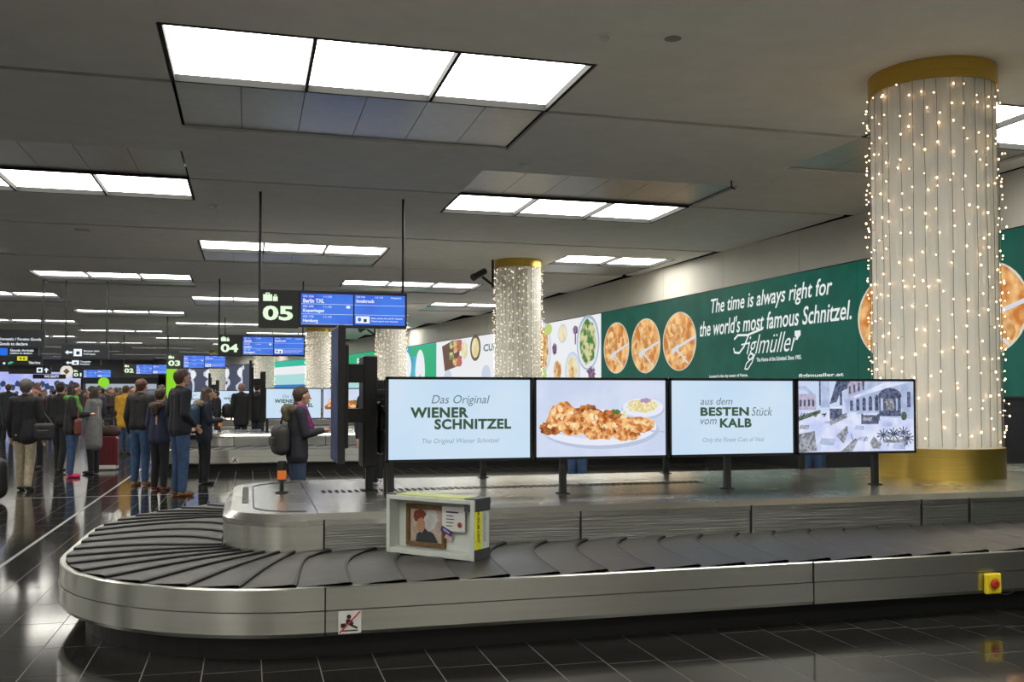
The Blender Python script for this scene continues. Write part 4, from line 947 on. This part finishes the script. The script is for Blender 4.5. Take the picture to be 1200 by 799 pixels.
    if hat is not None: link('cap', soft([(hc+Vector((0,-.008*h,.028*h)), .062*h, hc+Vector((0,.004*h,.030*h)), .057*h, (.95,1.0))], vox*.8, 2, mat('cap_%d' % int(hat[0]*1000), hat, .9)), t)
    return t
def place(t, lx, ly, lz):  # local offset in a person's frame -> world
    return t.matrix_basis @ Vector((lx, ly, lz))
def bag(t, lx, ly, lz, w_, d_, h_, col, lab, cat='bag', strap=None, name='shoulder_bag', rough=.6, round_=.04):
    b = thing(name, lab, cat, tuple(place(t, lx, ly, lz)), t.rotation_euler[2]); r = round_
    caps = [((-w_/2+r,0,r), d_/2, (-w_/2+r,0,h_-r), d_/2), ((w_/2-r,0,r), d_/2, (w_/2-r,0,h_-r), d_/2), ((-w_/2+r,0,r), d_/2, (w_/2-r,0,r), d_/2), ((-w_/2+r,0,h_-r), d_/2, (w_/2-r,0,h_-r), d_/2), ((-w_/2+r,0,h_/2), d_/2, (w_/2-r,0,h_/2), d_/2),((0,0,r), d_/2, (0,0,h_-r), d_/2*1.1)]
    m = mat('bag_%d_%d_%d' % tuple(int(c*1000) for c in col), col, rough, var=.2)
    link('bag_body', soft(caps, .014, 3, m), b)
    if strap:
        P = [Vector(p) for p in strap]; g = MB()
        for p, q in zip(P, P[1:]): g.tube(p, q, .014, m, n=6)
        g.build('strap', b, True)
    MB().bbox(-w_*.3, w_*.3, -d_*.62, -d_*.42, h_*.3, h_*.6, m, .01).build('pocket', b)
    return b
BK = (.012,.012,.015); NV = (.018,.024,.045); JN = (.035,.075,.16)
p = person(-3.36, 16.45, -.15, 1.73, BK, (.42,.36,.26), 'man in black coat and beige trousers with shoulder bag, seen from behind at left', hair=(.10,.09,.08), walk=.5, coat_len=.42, hat=(.12,.11,.11))
bag(p, .30, -.06, .80, .28, .11, .24, (.03,.03,.035), 'grey-black shoulder bag hanging on the man in beige trousers', strap=[(-.12,0,.24),(-.28,.0,.63),(-.20,.05,.66),(.10,.06,.24)])
p = person(-3.10, 18.85, -1.35, 1.72, BK, JN, 'woman with green scarf, black coat, jeans and pink shoes', pose='one', female=True, shoes=(.65,.03,.14), coat_len=.43, scarf=(.10,.28,.05), longhair=True, hair=(.03,.018,.012))
bag(p, .22, .10, .78, .30, .12, .27, (.14,.035,.02), 'brown leather handbag at the side of the woman with pink shoes', name='handbag', strap=[(-.10,0,.26),(-.06,0,.48),(.06,0,.48),(.10,0,.26)])
person(-2.82, 19.6, 1.2, 1.66, (.17,.17,.17), BK, 'person in long grey coat looking at a phone, beside the woman with pink shoes', pose='phone', female=True, coat_len=.27, hair=(.04,.025,.02), longhair=True)
person(-3.50, 20.1, -.4, 1.74, BK, BK, 'man in black jacket standing behind the woman with pink shoes', pose='down', walk=.5)
person(-4.15, 21.3, 2.9, 1.66, (.035,.008,.012), BK, 'red-haired woman in dark maroon coat facing the camera, at left', hair=(.16,.03,.02), female=True, longhair=True, coat_len=.35)
p6 = person(-.98, 15.0, -1.05, 1.87, (.012,.014,.022), JN, 'tall man in dark jacket and blue jeans, largest of the standing group', hair=(.06,.03,.02), shoes=(.20,.08,.03), pose='pocket', coat_len=.46, vox=.010)
person(-1.72, 16.9, -.5, 1.76, BK, JN, 'man with brown hair, black jacket, jeans and tan boots, left of the tall man', hair=(.10,.04,.02), shoes=(.32,.13,.03))
p7 = person(-1.34, 15.95, -.6, 1.60, (.02,.026,.06), BK, 'person in navy padded jacket and black trousers standing beside the tall man', coat_len=.44, hood=(.10,.06,.05), female=True, hair=(.05,.03,.02), shoes=(.15,.03,.02))
p8 = person(-.72, 16.9, -1.2, 1.62, NV, BK, 'woman with brown hair carrying a blue backpack, right of the tall man', female=True, hood=(.22,.18,.13), longhair=True, hair=(.07,.04,.025), coat_len=.42, pose='one')
bag(p8, .0, -.20, .86, .36, .20, .46, (.02,.06,.11), 'blue backpack on the woman right of the tall man', 'backpack', name='backpack', strap=[(-.12,.10,.05),(-.13,.20,.25),(-.11,.10,.43)], round_=.09)
p9 = person(.55, 11.55, -1.35, 1.60, (.018,.018,.028), (.03,.05,.10), 'person in dark hooded parka looking at a phone behind the front carousel', pose='phone', coat_len=.42, hood=(.12,.10,.06), hair=(.06,.03,.02), vox=.009, scarf=(.20,.02,.14))
ph = thing('mobile_phone', 'black mobile phone held by the person in the dark parka', 'phone', tuple(place(p9, 0.0, .39, 1.10)), p9.rotation_euler[2]); ph.rotation_euler = (-.7, 0, p9.rotation_euler[2])
MB().bbox(-.036, .036, -.005, .005, -.075, .075, black, .004).build('phone_body', ph); MB().box(-.032,.032,-.0062,-.0051,-.068,.068, emat('phone_screen', (.25,.3,.35), .5)).build('phone_screen', ph)
bag(p9, .0, -.20, .80, .34, .18, .34, (.03,.028,.028), 'dark shoulder pack on the back of the parka wearer', 'backpack', name='backpack', strap=[(-.10,.02,.30),(0,.04,.50),(.10,.24,.56)], round_=.08)
# red suitcase with a box on it
t = thing('suitcase', 'dark red suitcase standing behind the woman with pink shoes', 'suitcase', (-2.72, 20.6, 0), -.1)
MB().bbox(-.22, .22, -.13, .13, .06, .66, mat('suitcase_red', (.13,.012,.02), .35), .04).build('shell', t, True)
for k in range(5): MB().bbox(-.17+k*.08, -.15+k*.08, -.137, -.125, .12, .60, mat('suitcase_rib', (.09,.01,.015), .35), .004).build('rib', t)
MB().bbox(-.20, .20, -.15, .15, .02, .10, white_p, .01).build('base_trim', t)
for sx in (-.17, .17):
    for sy in (-.1, .1): MB().lathe([(.03,-.02),(.03,.02)], (sx, sy, .03), black, 12, axis='y').build('wheel', t)
MB().tube((-.1,.12,.6), (-.1,.12,1.0), .01, strip_m).tube((.1,.12,.6), (.1,.12,1.0), .01, strip_m).tube((-.11,.12,1.0), (.11,.12,1.0), .016, black).build('handle', t)
t = thing('travel_bag', 'brown soft travel bag lying on top of the red suitcase', 'bag', (-2.72, 20.57, .67), -.1)
link('bag_body', soft([((-.16,0,.10), .11, (.16,0,.10), .11)], .014, 3, mat('bag_brown', (.06,.03,.02), .6, var=.3)), t); MB().tube((-.08,-.1,.16),(-.05,-.1,.26),.010,black).tube((.08,-.1,.16),(.05,-.1,.26),.010,black).tube((-.05,-.1,.26),(.05,-.1,.26),.012,black).build('handle', t)
# left frame edge: traveller mostly out of frame with a wheeled bag
pl = person(-3.47, 14.2, 0.3, 1.70, BK, BK, 'traveller in black at the very left edge of the photo', coat_len=.45, walk=.3)
t = thing('suitcase', 'black wheeled bag at the left edge of the photo', 'suitcase', (-3.50, 14.9, 0), .2)
link('bag_body', soft([((-.12,0,.16), .13, (-.12,0,.50), .12), ((.12,0,.16), .13, (.12,0,.50), .12)], .015, 3, mat('bag_black', (.012,.012,.014), .5)), t)
MB().tube((-.1,.1,.5), (-.1,.16,1.0), .012, mat('handle_red', (.25,.03,.04), .5)).tube((.1,.1,.5), (.1,.16,1.0), .012, mat('handle_red', (.25,.03,.04), .5)).tube((-.11,.16,1.0), (.11,.16,1.0), .018, black).build('handle', t)
for sx in (-.14, .14): MB().lathe([(.035,-.015),(.035,.015)], (sx, .05, .035), black, 12, axis='y').build('wheel', t)
# behind the displays
person(1.80, 14.3, 3.0, 1.76, BK, BK, 'person behind the mounting frame, only the top of the head visible', hair=(.10,.06,.045), vox=.016)
person(7.45, 11.6, 2.6, 1.72, BK, JN, 'person behind the snowy street display, only hair and legs visible', hair=(.02,.02,.02), vox=.016)
person(4.40, 12.6, 2.2, 1.60, BK, JN, 'person in blue jeans hidden behind the Besten Kalb and food displays', vox=.016, female=True)
# by the second carousel
person(-.20, 27.0, .3, 1.80, BK, (.02,.025,.04), 'bald man in long black coat beyond the second carousel', hair=(.30,.18,.13), coat_len=.35, vox=.016)
person(.22, 27.2, -.6, 1.82, BK, (.02,.025,.04), 'person in black beside the bald man beyond the second carousel', vox=.016, coat_len=.40)
q = person(-.95, 31.6, 1.8, 1.62, BK, BK, 'person in black with a big dark bag, left of the bald man', vox=.018, pose='one')
bag(q, .0, -.30, .75, .5, .3, .45, BK, 'large dark backpack worn by the person near the third carousel', 'backpack', name='backpack', round_=.14)
person(-1.75, 24.5, -1.4, 1.66, (.16,.13,.09), BK, 'person in beige jacket standing behind the blue backpack', vox=.016, hair=(.05,.03,.02))
# distant crowd
def where(px_, D):
    for lim, w1 in ((16,'at the far left edge'),(50,'behind the beige trousers'),(84,'behind the green scarf'),(106,'behind the long grey coat'),(122,'above the red suitcase'),(136,'right of the red suitcase'),(152,'left of the tan boots'),(200,'behind the tall man'),(400,'right of the blue backpack')):
        if px_ < lim: return w1+(', near' if D < 31 else ', further' if D < 44 else ', farthest')
rg = random.Random(11)
cname = ['black', 'navy', 'dark brown', 'charcoal', 'dark red', 'dark green', 'beige', 'slate']
cols = [BK, NV, (.03,.02,.02), (.05,.05,.055), (.10,.02,.025), (.02,.03,.03), (.12,.10,.08), (.025,.025,.035)]
named = {0: ('person with a yellow jacket in the crowd left of the standing group', (.60,.32,.02)), 5: ('person in a red top in the distant crowd', (.35,.04,.03)), 9: ('person in a pale grey top in the distant crowd', (.35,.35,.36))}
dirs = [(147,24),(120,27),(128,30),(137,33),(116,34),(143,31),(108,38),(150,38),(132,40),(124,44),(155,29),(140,46),(112,48),(10,30),(44,27),(52,36),(30,42),(3,38),(64,33),(76,40),(70,52),(90,45),(60,48),(160,50),(242,38),(252,44),(205,31),(188,30),(100,60),(135,60),(118,64),(148,66),(20,60),(40,62)]
for k, (pxx, D) in enumerate(dirs):
    L = (pxx-600)/FPX*D; X = L*math.cos(TH)+D*math.sin(TH); Y = -L*math.sin(TH)+D*math.cos(TH)
    lab, c = named.get(k, (None, cols[k % len(cols)]))
    person(X, Y, rg.uniform(-3, 3), rg.uniform(1.60, 1.84), c, rg.choice([BK, JN, (.03,.03,.035)]), lab or 'traveller in %s top in the crowd %s' % (cname[k % len(cols)], where(pxx, D)), hair=rg.choice([(.03,.02,.015), (.08,.05,.03), (.15,.12,.10)]),
           vox=.024, coat_len=rg.choice([.5,.45,.38]), pose=rg.choice(['down','phone','pocket','one']), grp=None if lab else 'distant crowd of travellers', walk=rg.choice([0,0,.4]))
print('objects', len(bpy.data.objects))
